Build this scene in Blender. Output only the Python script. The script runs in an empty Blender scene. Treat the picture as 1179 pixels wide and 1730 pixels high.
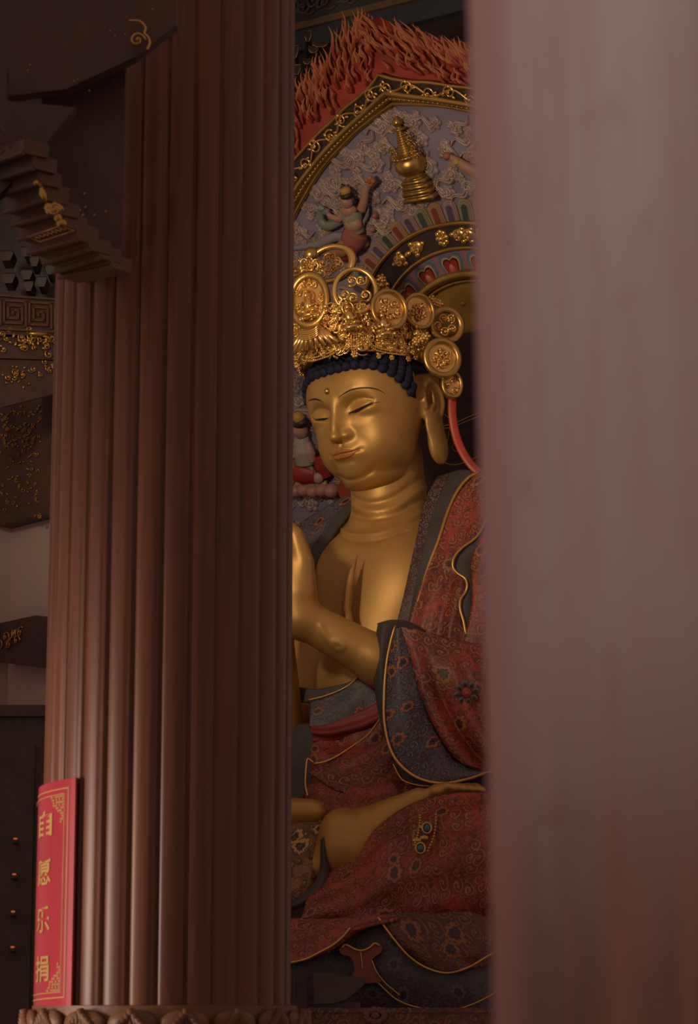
import bpy, bmesh, math, random
import numpy as np
from mathutils import Vector, Matrix
from mathutils.bvhtree import BVHTree

SC = bpy.context.scene
COL = SC.collection
random.seed(7)
RNG = np.random.default_rng(11)
PI = math.pi

# ------------------------------------------------------------------ camera
FPX, CX, CY = 4227.0, 589.5, 865.0
PITCH = math.radians(11.2)
CAM = np.array([0.0, 0.0, .12])
RT = np.array([1.0, 0, 0]); FW = np.array([0, math.cos(PITCH), math.sin(PITCH)]); UPV = np.array([0, -math.sin(PITCH), math.cos(PITCH)])

def ray(px, py):
    return RT*(px-CX)/FPX + FW - UPV*(py-CY)/FPX

def far(Y):
    """distance of a surveyed depth: the hall beyond the column, or the column and what stands nearer"""
    return Y+5.2 if Y > 7 else Y*1.5656
def at(px, py, Y):
    r = ray(px, py)
    return CAM + r*(far(Y)/r[1])

cam = bpy.data.cameras.new('camera'); camo = bpy.data.objects.new('camera', cam); COL.objects.link(camo)
cam.sensor_fit = 'VERTICAL'; cam.sensor_height = 36.0; cam.lens = FPX*36.0/1730.0
camo.location = CAM; camo.rotation_euler = (PI/2+PITCH, 0, 0)
cam.clip_start = 0.05; cam.clip_end = 100
cam.dof.use_dof = True; cam.dof.focus_distance = 14.2
APERTURE = 0.0102
cam.dof.aperture_fstop = cam.lens/1000.0/APERTURE
SC.camera = camo

# ------------------------------------------------------------------ object helpers
def link(o, parent=None):
    COL.objects.link(o)
    if parent is not None: o.parent = parent
    return o

def tag(o, label=None, cat=None, group=None, kind=None):
    if label: o['label'] = label
    if cat: o['category'] = cat
    if group: o['group'] = group
    if kind: o['kind'] = kind
    return o

def thing(name, label, cat, loc=(0, 0, 0), group=None):
    o = bpy.data.objects.new(name, None); o.empty_display_size = 0.1
    COL.objects.link(o); o.location = loc
    return tag(o, label, cat, group)

class MB:
    """collects vertices and faces for ONE mesh"""
    def __init__(s): s.v = []; s.f = []; s.n = 0; s.c = []; s.uv = None
    def add(s, v, f, c=None):
        v = np.asarray(v, float).reshape(-1, 3)
        s.v.append(v)
        f = np.asarray(f, int)
        s.f.extend((f+s.n).tolist()); s.n += len(v)
        if c is None: c = (1, 1, 1)
        c = np.asarray(c, float)
        if c.ndim == 1: c = np.tile(c, (len(v), 1))
        s.c.append(c)
    def addp(s, v, faces, c=None):
        v = np.asarray(v, float).reshape(-1, 3); s.v.append(v)
        s.f.extend([[i+s.n for i in f] for f in faces]); s.n += len(v)
        s.c.append(np.tile(np.asarray(c if c is not None else (1, 1, 1), float), (len(v), 1)))
    def tube(s, pts, rad, n=7, closed=False, cap=True, flat=1.0, c=None, up=None):
        P = np.asarray(pts, float); m = len(P)
        rad = np.broadcast_to(np.asarray(rad, float), (m,))
        if closed: T = np.roll(P, -1, 0)-np.roll(P, 1, 0)
        else:
            T = np.empty_like(P); T[1:-1] = P[2:]-P[:-2]; T[0] = P[1]-P[0]; T[-1] = P[-1]-P[-2]
        T /= np.linalg.norm(T, axis=1)[:, None]+1e-12
        if up is None:
            a = np.array([0, 0, 1.0]) if abs(T[0][2]) < .9 else np.array([1.0, 0, 0])
            N = np.empty_like(P); nrm = a-T[0]*(a@T[0]); N[0] = nrm/np.linalg.norm(nrm)
            for i in range(1, m):
                q = N[i-1]-T[i]*(N[i-1]@T[i]); N[i] = q/(np.linalg.norm(q)+1e-12)
        else:
            U = np.broadcast_to(np.asarray(up, float), P.shape)
            N = U-T*np.sum(U*T, 1)[:, None]; N /= np.linalg.norm(N, axis=1)[:, None]+1e-12
        B = np.cross(T, N)
        th = np.arange(n)*2*PI/n
        V = P[:, None, :]+rad[:, None, None]*(np.cos(th)[None, :, None]*N[:, None, :]*flat+np.sin(th)[None, :, None]*B[:, None, :])
        idx = np.arange(m*n).reshape(m, n)
        r2 = np.roll(idx, -1, 1)
        if closed:
            a, b, cc, d = idx, r2, np.roll(r2, -1, 0), np.roll(idx, -1, 0)
        else:
            a, b, cc, d = idx[:-1], r2[:-1], r2[1:], idx[1:]
        F = np.stack([a, b, cc, d], -1).reshape(-1, 4)
        base = s.n
        if c is not None:
            c = np.asarray(c, float)
            if c.ndim == 2: c = np.repeat(c, n, 0)
        s.add(V.reshape(-1, 3), F, c)
        if cap and not closed:
            s.f.append([base+i for i in range(n)][::-1]); s.f.append([base+(m-1)*n+i for i in range(n)])
    def ball(s, c, r, nu=10, nv=6, ax=None, col=None):
        th = np.linspace(0, PI, nv+1)[1:-1]; ph = np.arange(nu)*2*PI/nu
        V = [[0, 0, 1]]+[[math.sin(t)*math.cos(p), math.sin(t)*math.sin(p), math.cos(t)] for t in th for p in ph]+[[0, 0, -1]]
        V = np.array(V)*np.asarray(r, float)
        if ax is not None: V = V@np.asarray(ax, float)
        V = V+np.asarray(c, float)
        f = []; R = nv-1
        for i in range(nu): f.append([0, 1+i, 1+(i+1) % nu])
        for k in range(R-1):
            for i in range(nu):
                a = 1+k*nu+i; b = 1+k*nu+(i+1) % nu; f.append([a, a+nu, b+nu, b])
        e = 1+R*nu
        for i in range(nu): f.append([e, 1+(R-1)*nu+(i+1) % nu, 1+(R-1)*nu+i])
        s.addp(V, f, col)
    def box(s, c, h, ax=None, col=None):
        V = np.array([[x, y, z] for x in (-1, 1) for y in (-1, 1) for z in (-1, 1)], float)*np.asarray(h, float)
        if ax is not None: V = V@np.asarray(ax, float)
        s.addp(V+np.asarray(c, float), [[0, 1, 3, 2], [4, 6, 7, 5], [0, 4, 5, 1], [2, 3, 7, 6], [0, 2, 6, 4], [1, 5, 7, 3]], col)
    def lathe(s, prof, c, ax=None, n=32, col=None, a0=0, a1=2*PI):
        full = abs(a1-a0-2*PI) < 1e-6
        th = a0+np.arange(n if full else n+1)*(a1-a0)/n; m = len(th)
        V = np.array([[r*math.cos(t), r*math.sin(t), z] for (r, z) in prof for t in th])
        if ax is not None: V = V@np.asarray(ax, float)
        f = []
        for k in range(len(prof)-1):
            for i in range(m if full else m-1):
                a = k*m+i; b = k*m+(i+1) % m; f.append([a, b, b+m, a+m])
        s.addp(V+np.asarray(c, float), f, col)
    def prism(s, poly, d, O, X, Y, Z, col=None):
        """closed polygon (x,y) extruded from 0 to d along Z"""
        poly = np.asarray(poly, float); n = len(poly); O = np.asarray(O, float)
        a = O+poly[:, :1]*X+poly[:, 1:]*Y; b = a+np.asarray(Z)*d
        f = [list(range(n))[::-1], [n+i for i in range(n)]]+[[i, (i+1) % n, n+(i+1) % n, n+i] for i in range(n)]
        s.addp(np.vstack([a, b]), f, col)
    def build(s, name, mat, parent=None, smooth=True, colors=False, loc=None, uvs=None, angle=None):
        me = bpy.data.meshes.new(name)
        V = np.vstack(s.v) if s.v else np.zeros((0, 3))
        if loc is not None: V = V-np.asarray(loc, float)
        me.from_pydata(V.tolist(), [], s.f); me.update()
        if smooth: me.polygons.foreach_set('use_smooth', [True]*len(me.polygons))
        if colors:
            at_ = me.color_attributes.new('paint', 'FLOAT_COLOR', 'POINT')
            Cc = np.vstack(s.c); Cc = np.hstack([Cc, np.ones((len(Cc), 1))])
            at_.data.foreach_set('color', Cc.astype(np.float32).ravel())
        if uvs is not None:
            ul = me.uv_layers.new(name='uv'); li = np.empty(len(me.loops), np.int32); me.loops.foreach_get('vertex_index', li)
            ul.data.foreach_set('uv', np.asarray(uvs, np.float32)[li].ravel())
        bm = bmesh.new(); bm.from_mesh(me); bmesh.ops.recalc_face_normals(bm, faces=bm.faces); bm.to_mesh(me); bm.free()
        if smooth and angle is not None: me.set_sharp_from_angle(angle=angle)
        if mat: me.materials.append(mat)
        o = bpy.data.objects.new(name, me); link(o, parent)
        if loc is not None: o.location = loc
        return o

def crom(P, n, closed=False):
    """Catmull-Rom through points -> n samples (chordal parameter)"""
    P = np.asarray(P, float)
    if closed: P = np.vstack([P, P[:1]])
    d = np.concatenate([[0], np.cumsum(np.linalg.norm(np.diff(P, axis=0), axis=1)+1e-9)])
    t = np.linspace(0, d[-1], n, endpoint=not closed)
    if closed: E = np.vstack([P[-2], P, P[1]])
    else: E = np.vstack([2*P[0]-P[1], P, 2*P[-1]-P[-2]])
    de = np.concatenate([[d[0]-(d[-1]-d[-2] if closed else d[1]-d[0])], d, [d[-1]+(d[1]-d[0])]])
    k = np.clip(np.searchsorted(d, t, side='right')-1, 0, len(d)-2)
    h = (d[k+1]-d[k]); s = ((t-d[k])/h)[:, None]
    m0 = (E[k+2]-E[k])/(de[k+2]-de[k])[:, None]*h[:, None]; m1 = (E[k+3]-E[k+1])/(de[k+3]-de[k+1])[:, None]*h[:, None]
    return (2*s**3-3*s**2+1)*P[k]+(s**3-2*s**2+s)*m0+(-2*s**3+3*s**2)*P[k+1]+(s**3-s**2)*m1

def pxpath(pts, n=40, Y=None):
    """pixel points with their distances -> smooth world path"""
    W = [at(p[0], p[1], p[2] if Y is None else Y) for p in pts]
    return crom(W, n)

# ------------------------------------------------------------------ materials
def mat_new(name):
    m = bpy.data.materials.new(name); m.use_nodes = True
    nt = m.node_tree; nt.nodes.clear()
    out = nt.nodes.new('ShaderNodeOutputMaterial'); b = nt.nodes.new('ShaderNodeBsdfPrincipled')
    nt.links.new(b.outputs[0], out.inputs[0])
    return m, nt, b

class G:
    """tiny node-graph helper"""
    def __init__(s, nt): s.nt = nt
    def n(s, t, **k):
        q = s.nt.nodes.new(t)
        for a, b in k.items(): setattr(q, a, b)
        return q
    def l(s, a, b): s.nt.links.new(a, b)
    def put(s, sock, v):
        if isinstance(v, bpy.types.NodeSocket): s.nt.links.new(v, sock)
        else: sock.default_value = v
    def math(s, op, a, b=None, c=None, clamp=False):
        q = s.n('ShaderNodeMath', operation=op); q.use_clamp = clamp
        s.put(q.inputs[0], a)
        if b is not None: s.put(q.inputs[1], b)
        if c is not None: s.put(q.inputs[2], c)
        return q.outputs[0]
    def vm(s, op, a, b=None, sc=None):
        q = s.n('ShaderNodeVectorMath', operation=op); s.put(q.inputs[0], a)
        if b is not None: s.put(q.inputs[1], b)
        if sc is not None: s.put(q.inputs['Scale'], sc)
        return q.outputs['Value'] if op in ('LENGTH', 'DOT_PRODUCT', 'DISTANCE') else q.outputs[0]
    def noise(s, v, sc, det=4, rough=.55, dist=0):
        q = s.n('ShaderNodeTexNoise'); s.l(v, q.inputs['Vector']); q.inputs['Scale'].default_value = sc
        q.inputs['Detail'].default_value = det; q.inputs['Roughness'].default_value = rough; q.inputs['Distortion'].default_value = dist
        return q
    def vor(s, v, sc, feat='F1', rnd=1.0, dim='2D'):
        q = s.n('ShaderNodeTexVoronoi', feature=feat, voronoi_dimensions=dim); s.l(v, q.inputs['Vector'])
        q.inputs['Scale'].default_value = sc; q.inputs['Randomness'].default_value = rnd
        return q
    def ss(s, v, a, b):
        q = s.n('ShaderNodeMapRange', interpolation_type='SMOOTHSTEP'); s.put(q.inputs[0], v)
        q.inputs[1].default_value = a; q.inputs[2].default_value = b; return q.outputs[0]
    def mix(s, f, a, b):
        q = s.n('ShaderNodeMix', data_type='RGBA'); s.put(q.inputs[0], f)
        for i, c in ((6, a), (7, b)):
            if isinstance(c, bpy.types.NodeSocket): s.l(c, q.inputs[i])
            else: q.inputs[i].default_value = (*c, 1)
        return q.outputs[2]
    def bump(s, h, strength, dist, b):
        q = s.n('ShaderNodeBump'); s.l(h, q.inputs['Height']); q.inputs['Strength'].default_value = strength; q.inputs['Distance'].default_value = dist
        s.l(q.outputs[0], b.inputs['Normal'])
    def sep(s, v):
        q = s.n('ShaderNodeSeparateXYZ'); s.l(v, q.inputs[0]); return q.outputs
    def com(s, x, y, z=0.0):
        q = s.n('ShaderNodeCombineXYZ')
        for i, v in enumerate((x, y, z)): s.put(q.inputs[i], v)
        return q.outputs[0]

def simple(name, col, rough=.5, metal=0.0, vary=.12, scale=6.0, bump=0.0, spec=.5, paint=False):
    m, nt, b = mat_new(name); g = G(nt)
    tc = g.n('ShaderNodeTexCoord').outputs['Object']
    nz = g.noise(tc, scale, 5)
    if paint:
        at_ = g.n('ShaderNodeVertexColor'); at_.layer_name = 'paint'; base = at_.outputs[0]
        q = g.n('ShaderNodeHueSaturation'); g.l(base, q.inputs['Color']); g.l(g.math('MULTIPLY_ADD', nz.outputs['Fac'], vary*2, 1-vary), q.inputs['Value']); colr = q.outputs[0]
    else:
        lo = tuple(c*(1-vary) for c in col); hi = tuple(min(1, c*(1+vary)) for c in col)
        colr = g.mix(g.ss(nz.outputs['Fac'], .3, .7), lo, hi)
    g.l(colr, b.inputs['Base Color'])
    b.inputs['Roughness'].default_value = rough; b.inputs['Metallic'].default_value = metal
    b.inputs['Specular IOR Level'].default_value = spec
    if bump: g.bump(nz.outputs['Fac'], bump, .01, b)
    return m

def brocade(name, base, dark, line, flower, centre, sc=9.0, fsc=4.2, fsize=.33, linew=.25, rough=.45, dense=1.0):
    """painted brocade: curling scrolls, rosettes and fine veins, in uv metres"""
    m, nt, b = mat_new(name); g = G(nt)
    uv = g.n('ShaderNodeUVMap').outputs[0]
    w = g.noise(uv, 7.0, 2)
    dv = g.vm('SCALE', g.vm('SUBTRACT', w.outputs['Color'], (.5, .5, .5)), sc=.09)
    p = g.vm('ADD', uv, dv)
    # scrolls
    def cell(scale, rnd):
        v = g.vor(p, scale, rnd=rnd)
        loc = g.vm('SUBTRACT', g.vm('SCALE', p, sc=scale), g.vm('SCALE', v.outputs['Position'], sc=scale))
        x, y, _ = g.sep(loc)
        return v, g.math('ARCTAN2', y, x), g.vm('LENGTH', g.com(x, y))
    tone = g.noise(uv, 3.2, 3).outputs['Fac']
    c = g.mix(g.ss(tone, .38, .62), dark, base)
    sh = g.noise(p, sc*1.6, 2).outputs['Fac']
    c = g.mix(g.math('MULTIPLY', g.ss(sh, .53, .58), .75), c, dark)
    warm = tuple(min(1, .55*x+.45*y) for x, y in zip(base, line))
    ve = g.vor(p, sc*1.7, 'DISTANCE_TO_EDGE'); vein = g.ss(ve.outputs['Distance'], .085, .03)
    c = g.mix(g.math('MULTIPLY', vein, .55*dense), c, warm)
    lines = None
    for k, (sc_, sg, cl, am, th_) in enumerate(((sc*1.75, 13.0, warm, .75, .40), (sc, 17.0, line, .9, .30))):
        v1, a1, r1 = cell(sc_, 1.0)
        sp = g.math('SINE', g.math('ADD', a1, g.math('MULTIPLY', r1, sg)))
        vis = g.math('GREATER_THAN', g.sep(v1.outputs['Color'])[0], th_)
        ln = g.math('MULTIPLY', g.math('MULTIPLY', g.ss(sp, 1-linew*2.2, 1-linew*.6), g.ss(r1, .62, .48)), vis)
        if k: c = g.mix(g.math('MULTIPLY', g.math('MULTIPLY', g.ss(r1, .60, .50), vis), .45), c, dark)
        c = g.mix(g.math('MULTIPLY', ln, am*dense), c, cl)
        lines = ln if lines is None else g.math('ADD', lines, ln)
        c = g.mix(g.math('MULTIPLY', g.math('MULTIPLY', g.ss(r1, .11, .07), vis), .8), c, flower)
    # rosettes
    v2, a2, r2 = cell(fsc, .8)
    pet = g.math('MULTIPLY_ADD', g.math('ABSOLUTE', g.math('COSINE', g.math('MULTIPLY', a2, 4.0))), .09, fsize-.09)
    q = g.math('DIVIDE', r2, pet)
    hid = g.math('GREATER_THAN', g.sep(v2.outputs['Color'])[0], .62)
    c = g.mix(g.math('MULTIPLY', g.ss(q, 1.12, 1.0), hid), c, dark)
    c = g.mix(g.math('MULTIPLY', g.math('MULTIPLY', g.ss(q, .98, .9), g.ss(q, .5, .6)), hid), c, flower)
    c = g.mix(g.math('MULTIPLY', g.math('MULTIPLY', g.ss(q, .52, .45), g.ss(q, .2, .28)), hid), c, centre)
    g.l(c, b.inputs['Base Color']); b.inputs['Roughness'].default_value = rough
    h = g.math('ADD', lines, g.math('MULTIPLY', g.ss(q, 1.0, .8), hid))
    g.bump(h, .35, .006, b)
    return m

def gold(name, col, rough, metal, bump=0.0, scale=30.0, dark=.25):
    m, nt, b = mat_new(name); g = G(nt)
    tc = g.n('ShaderNodeTexCoord').outputs['Object']
    nz = g.noise(tc, 3.0, 4)
    g.l(g.mix(g.ss(nz.outputs['Fac'], .3, .75), tuple(c*(1-dark) for c in col), col), b.inputs['Base Color'])
    g.l(g.math('MULTIPLY_ADD', nz.outputs['Fac'], .12, rough-.06), b.inputs['Roughness'])
    b.inputs['Metallic'].default_value = metal
    if bump: g.bump(g.noise(tc, scale, 4).outputs['Fac'], bump, .01, b)
    return m

def wood(name, c1, c2, rough=.42, scale=(14, 14, .55), knots=True, coat=0.0):
    m, nt, b = mat_new(name); g = G(nt)
    tc = g.n('ShaderNodeTexCoord').outputs['Object']
    mp = g.n('ShaderNodeMapping'); g.l(tc, mp.inputs[0]); mp.inputs['Scale'].default_value = scale
    nz = g.noise(mp.outputs[0], 1.6, 6, .6, .6)
    fine = g.noise(mp.outputs[0], 9.0, 4, .6)
    f = g.math('ADD', g.math('MULTIPLY', nz.outputs['Fac'], .7), g.math('MULTIPLY', fine.outputs['Fac'], .3))
    c = g.mix(g.ss(f, .36, .66), c1, c2)
    if knots:
        kn = g.vor(mp.outputs[0], .42, rnd=1.0, dim='3D')
        c = g.mix(g.math('MULTIPLY', g.ss(kn.outputs['Distance'], .13, .02), .75), c, tuple(x*.3 for x in c1))
    g.l(c, b.inputs['Base Color']); b.inputs['Roughness'].default_value = rough
    b.inputs['Coat Weight'].default_value = coat; b.inputs['Coat Roughness'].default_value = .3
    g.bump(f, .12, .004, b)
    return m

GOLD_SKIN = gold('gold_skin', (.56, .315, .085), .48, .45, dark=.12)
GOLD_BRIGHT = gold('gold_bright', (.95, .60, .19), .24, .80)
GOLD_OLD = gold('gold_old', (.62, .38, .11), .34, .85, bump=.2)
GOLD_DARK = gold('gold_dark', (.60, .36, .10), .4, .8, bump=.25)
GOLD_DISC = gold('gold_disc', (.36, .20, .035), .5, .45, dark=.1)
GOLD_PIPE = gold('gold_piping', (.75, .45, .13), .35, .75)
LIP = simple('lip_paint', (.40, .115, .045), .4, vary=.06)
INK = simple('ink_line', (.014, .010, .010), .45)
HAIR = simple('hair_blue', (.016, .018, .040), .75, vary=.3, scale=40, spec=.25)
GREY_CLOTH = simple('grey_trim', (.058, .054, .048), .6, vary=.2, scale=5)
RED_BROC = brocade('red_brocade', (.37, .046, .030), (.11, .027, .019), (.46, .17, .06), (.36, .13, .06), (.06, .04, .035), sc=17, fsc=6.5, fsize=.33, linew=.18)
RED_FINE = brocade('red_brocade_fine', (.40, .050, .034), (.14, .030, .022), (.48, .15, .065), (.42, .12, .06), (.05, .04, .035), sc=21, fsc=8.5, fsize=.34, linew=.2)
RED_PLAIN = simple('red_cloth', (.26, .036, .024), .55, vary=.25, scale=5)
BLUE_BROC = brocade('blue_brocade', (.095, .10, .12), (.030, .016, .016), (.17, .17, .185), (.36, .12, .05), (.03, .03, .04), sc=25, fsc=8.0, fsize=.30, dense=1.0)
COLLAR_BROC = brocade('collar_brocade', (.075, .02, .016), (.05, .012, .010), (.17, .15, .14), (.15, .14, .13), (.09, .02, .015), sc=26, fsc=13, fsize=.2, dense=1.3)
DARK_BROC = brocade('dark_brocade', (.065, .060, .066), (.040, .030, .027), (.09, .095, .11), (.085, .09, .10), (.02, .02, .02), sc=17, fsc=6, fsize=.3, dense=.7)
MAROON_BROC = brocade('maroon_brocade', (.14, .038, .024), (.06, .025, .018), (.30, .14, .045), (.25, .10, .035), (.03, .02, .02), sc=15, fsc=5.5, fsize=.32, dense=.7)
GOLD_BROC = brocade('gold_brocade', (.42, .22, .06), (.12, .055, .02), (.05, .025, .012), (.55, .33, .11), (.05, .03, .015), sc=15, fsc=8, fsize=.36)
WOOD_COL = wood('column_wood', (.090, .029, .011), (.148, .048, .017), .46, coat=.08)
WOOD_DARK = wood('dark_wood', (.050, .028, .020), (.075, .040, .026), .5, scale=(3, 3, 3), knots=False)
WOOD_MID = wood('bracket_wood', (.075, .036, .018), (.11, .052, .025), .45, scale=(2, 2, 6), knots=False)
WOOD_CARVE = wood('carved_wood', (.12, .055, .025), (.19, .09, .04), .5, scale=(6, 6, 6), knots=False)
BLACK_LAC = simple('black_lacquer', (.042, .028, .022), .4, vary=.2)
# ------------------------------------------------------------------ signed distances and surface nets
def s_ell(P, c, r, ax=None):
    q = P-np.asarray(c, np.float32)
    if ax is not None: q = q@np.asarray(ax, np.float32).T
    r = np.asarray(r, np.float32)
    k0 = np.linalg.norm(q/r, axis=-1); k1 = np.linalg.norm(q/(r*r), axis=-1)
    return k0*(k0-1)/(k1+1e-9)
def s_sup(P, c, r, p=2.5):
    q = np.abs((P-np.asarray(c, np.float32))/np.asarray(r, np.float32)); xy = (q[:, 0]**p+q[:, 1]**p)**(1/p)
    k = np.sqrt(xy*xy+q[:, 2]**2); return (k-1)*np.linalg.norm(P-np.asarray(c, np.float32), axis=-1)/(k+1e-6)
def s_cap(P, a, b, ra, rb):
    a = np.asarray(a, np.float32); b = np.asarray(b, np.float32); ab = b-a
    t = np.clip(((P-a)@ab)/(ab@ab), 0, 1)
    return np.linalg.norm(P-a-t[..., None]*ab, axis=-1)-(ra+(rb-ra)*t)
def s_tube(P, pts, rad):
    rad = np.broadcast_to(np.asarray(rad, float), (len(pts),)); d = None
    for i in range(len(pts)-1):
        q = s_cap(P, pts[i], pts[i+1], rad[i], rad[i+1]); d = q if d is None else np.minimum(d, q)
    return d
def smin(a, b, k):
    h = np.maximum(k-np.abs(a-b), 0)/k
    return np.minimum(a, b)-h*h*k*.25
def smax(a, b, k): return -smin(-a, -b, k)

def nets(fn, lo, hi, h, coarse=6):
    """surface nets over a box; fn is only evaluated near the surface"""
    lo = np.asarray(lo, float); hi = np.asarray(hi, float)
    nb = np.ceil((hi-lo)/(h*coarse)).astype(int); n = nb*coarse+1
    D = np.empty(n, np.float32)
    cb = [lo[i]+(np.arange(nb[i])+.5)*h*coarse for i in range(3)]
    CP = np.stack(np.meshgrid(*cb, indexing='ij'), -1).astype(np.float32)
    dc = fn(CP.reshape(-1, 3)).reshape(nb)
    near = np.abs(dc) < h*coarse*1.9
    big = np.repeat(np.repeat(np.repeat(dc, coarse, 0), coarse, 1), coarse, 2)
    D[:-1, :-1, :-1] = big; D[-1] = 1; D[:, -1] = 1; D[:, :, -1] = 1
    ii = np.argwhere(near)
    off = np.stack(np.meshgrid(*[np.arange(coarse+1)]*3, indexing='ij'), -1).reshape(-1, 3)
    for s in range(0, len(ii), 1500):
        idx = (ii[s:s+1500, None, :]*coarse+off[None]).reshape(-1, 3)
        D[idx[:, 0], idx[:, 1], idx[:, 2]] = fn((lo+idx*h).astype(np.float32))
    I = D < 0
    cs = [(i, j, k) for i in (0, 1) for j in (0, 1) for k in (0, 1)]
    m = n-1
    cnt = sum(I[i:m[0]+i, j:m[1]+j, k:m[2]+k].astype(np.int8) for i, j, k in cs)
    cells = np.argwhere((cnt > 0) & (cnt < 8))
    vid = -np.ones(m, np.int64); vid[tuple(cells.T)] = np.arange(len(cells))
    acc = np.zeros((len(cells), 3)); w = np.zeros(len(cells))
    for a in cs:
        for ax in range(3):
            if a[ax]: continue
            b = list(a); b[ax] = 1
            da = D[tuple((cells+a).T)]; db = D[tuple((cells+b).T)]
            cr = (da < 0) != (db < 0); t = np.where(cr, da/(da-db+1e-20), 0)
            p = np.tile(np.array(a, float), (len(cells), 1)); p[:, ax] += t
            acc += p*cr[:, None]; w += cr
    V = lo+(cells+acc/w[:, None])*h
    Fs = []
    for ax in range(3):
        o1, o2 = [(1, 2), (2, 0), (0, 1)][ax]
        A = I; Bn = np.roll(I, -1, ax)
        sl = [slice(1, m[0]), slice(1, m[1]), slice(1, m[2])]; sl[ax] = slice(0, m[ax])
        ch = np.argwhere((A != Bn)[tuple(sl)])
        st = np.array([0 if i == ax else 1 for i in range(3)]); e = ch+st
        d1 = np.zeros(3, int); d1[o1] = 1; d2 = np.zeros(3, int); d2[o2] = 1
        q = np.stack([vid[tuple((e-x).T)] for x in (0*d1, d1, d1+d2, d2)], -1)
        fl = ~I[tuple(e.T)]; q[fl] = q[fl][:, ::-1]
        Fs.append(q[(q >= 0).all(1)])
    return V, np.vstack(Fs)

# ------------------------------------------------------------------ statue frames
PSI, THE, ROL, HS = math.radians(39.81), math.radians(14.89), math.radians(2.89), .6914
SF = np.array([-math.sin(PSI), -math.cos(PSI), 0]); SL = np.array([math.cos(PSI), -math.sin(PSI), 0]); SZ = np.array([0, 0, 1.0])
_f2 = SF*math.cos(THE)-SZ*math.sin(THE); _z2 = SZ*math.cos(THE)+SF*math.sin(THE)
HX = SL*math.cos(ROL)+_z2*math.sin(ROL); HY = _f2; HZ = _z2*math.cos(ROL)-SL*math.sin(ROL)
HM = np.stack([HX, HY, HZ], 1)                        # columns: head axes in the world
HT = np.array([.109, 14.4, 3.5098]); HC0 = np.array([0, .1, .5])
def h2w(p): return (np.asarray(p, float)-HC0)@HM.T*HS+HT
def w2h(p): return (np.asarray(p, float)-HT)@HM/HS+HC0
SO = np.array([.20, 14.52, 0.0])
def s2w(p):
    p = np.asarray(p, float); return SO+p[..., :1]*SL+p[..., 1:2]*SF+p[..., 2:3]*SZ
def w2s(p):
    d = np.asarray(p, float)-SO; return np.stack([d@SL, d@SF, d@SZ], -1)

# ------------------------------------------------------------------ head (head units: x statue's left, y forward, z up)
def head_base(P):
    d = smin(s_sup(P, (0, -.06, .74), (.530, .560, .48)), s_ell(P, (0, .10, .46), (.452, .375, .46)), .14)
    d = smin(d, s_ell(P, (0, .15, .21), (.375, .32, .23)), .12)
    for sx in (-1, 1): d = smin(d, s_ell(P, (sx*.21, .27, .33), (.17, .145, .17)), .12)
    return d
def dxz(P, pts):
    """distance to a line drawn on the face, seen from the front"""
    q = P[:, [0, 2]]; d = None
    for a, b in zip(pts[:-1], pts[1:]):
        a = np.asarray(a, np.float32); b = np.asarray(b, np.float32); ab = b-a
        t = np.clip(((q-a)@ab)/(ab@ab), 0, 1); e = np.linalg.norm(q-a-t[:, None]*ab, axis=1)
        d = e if d is None else np.minimum(d, e)
    return d
def gs(d, w): return np.exp(-(d/w)**2)
MOUTH = [(0, .262), (.05, .258), (.10, .261), (.15, .268)]
EYE = [(.112, .583), (.15, .580), (.20, .586), (.26, .600), (.335, .624)]
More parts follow.
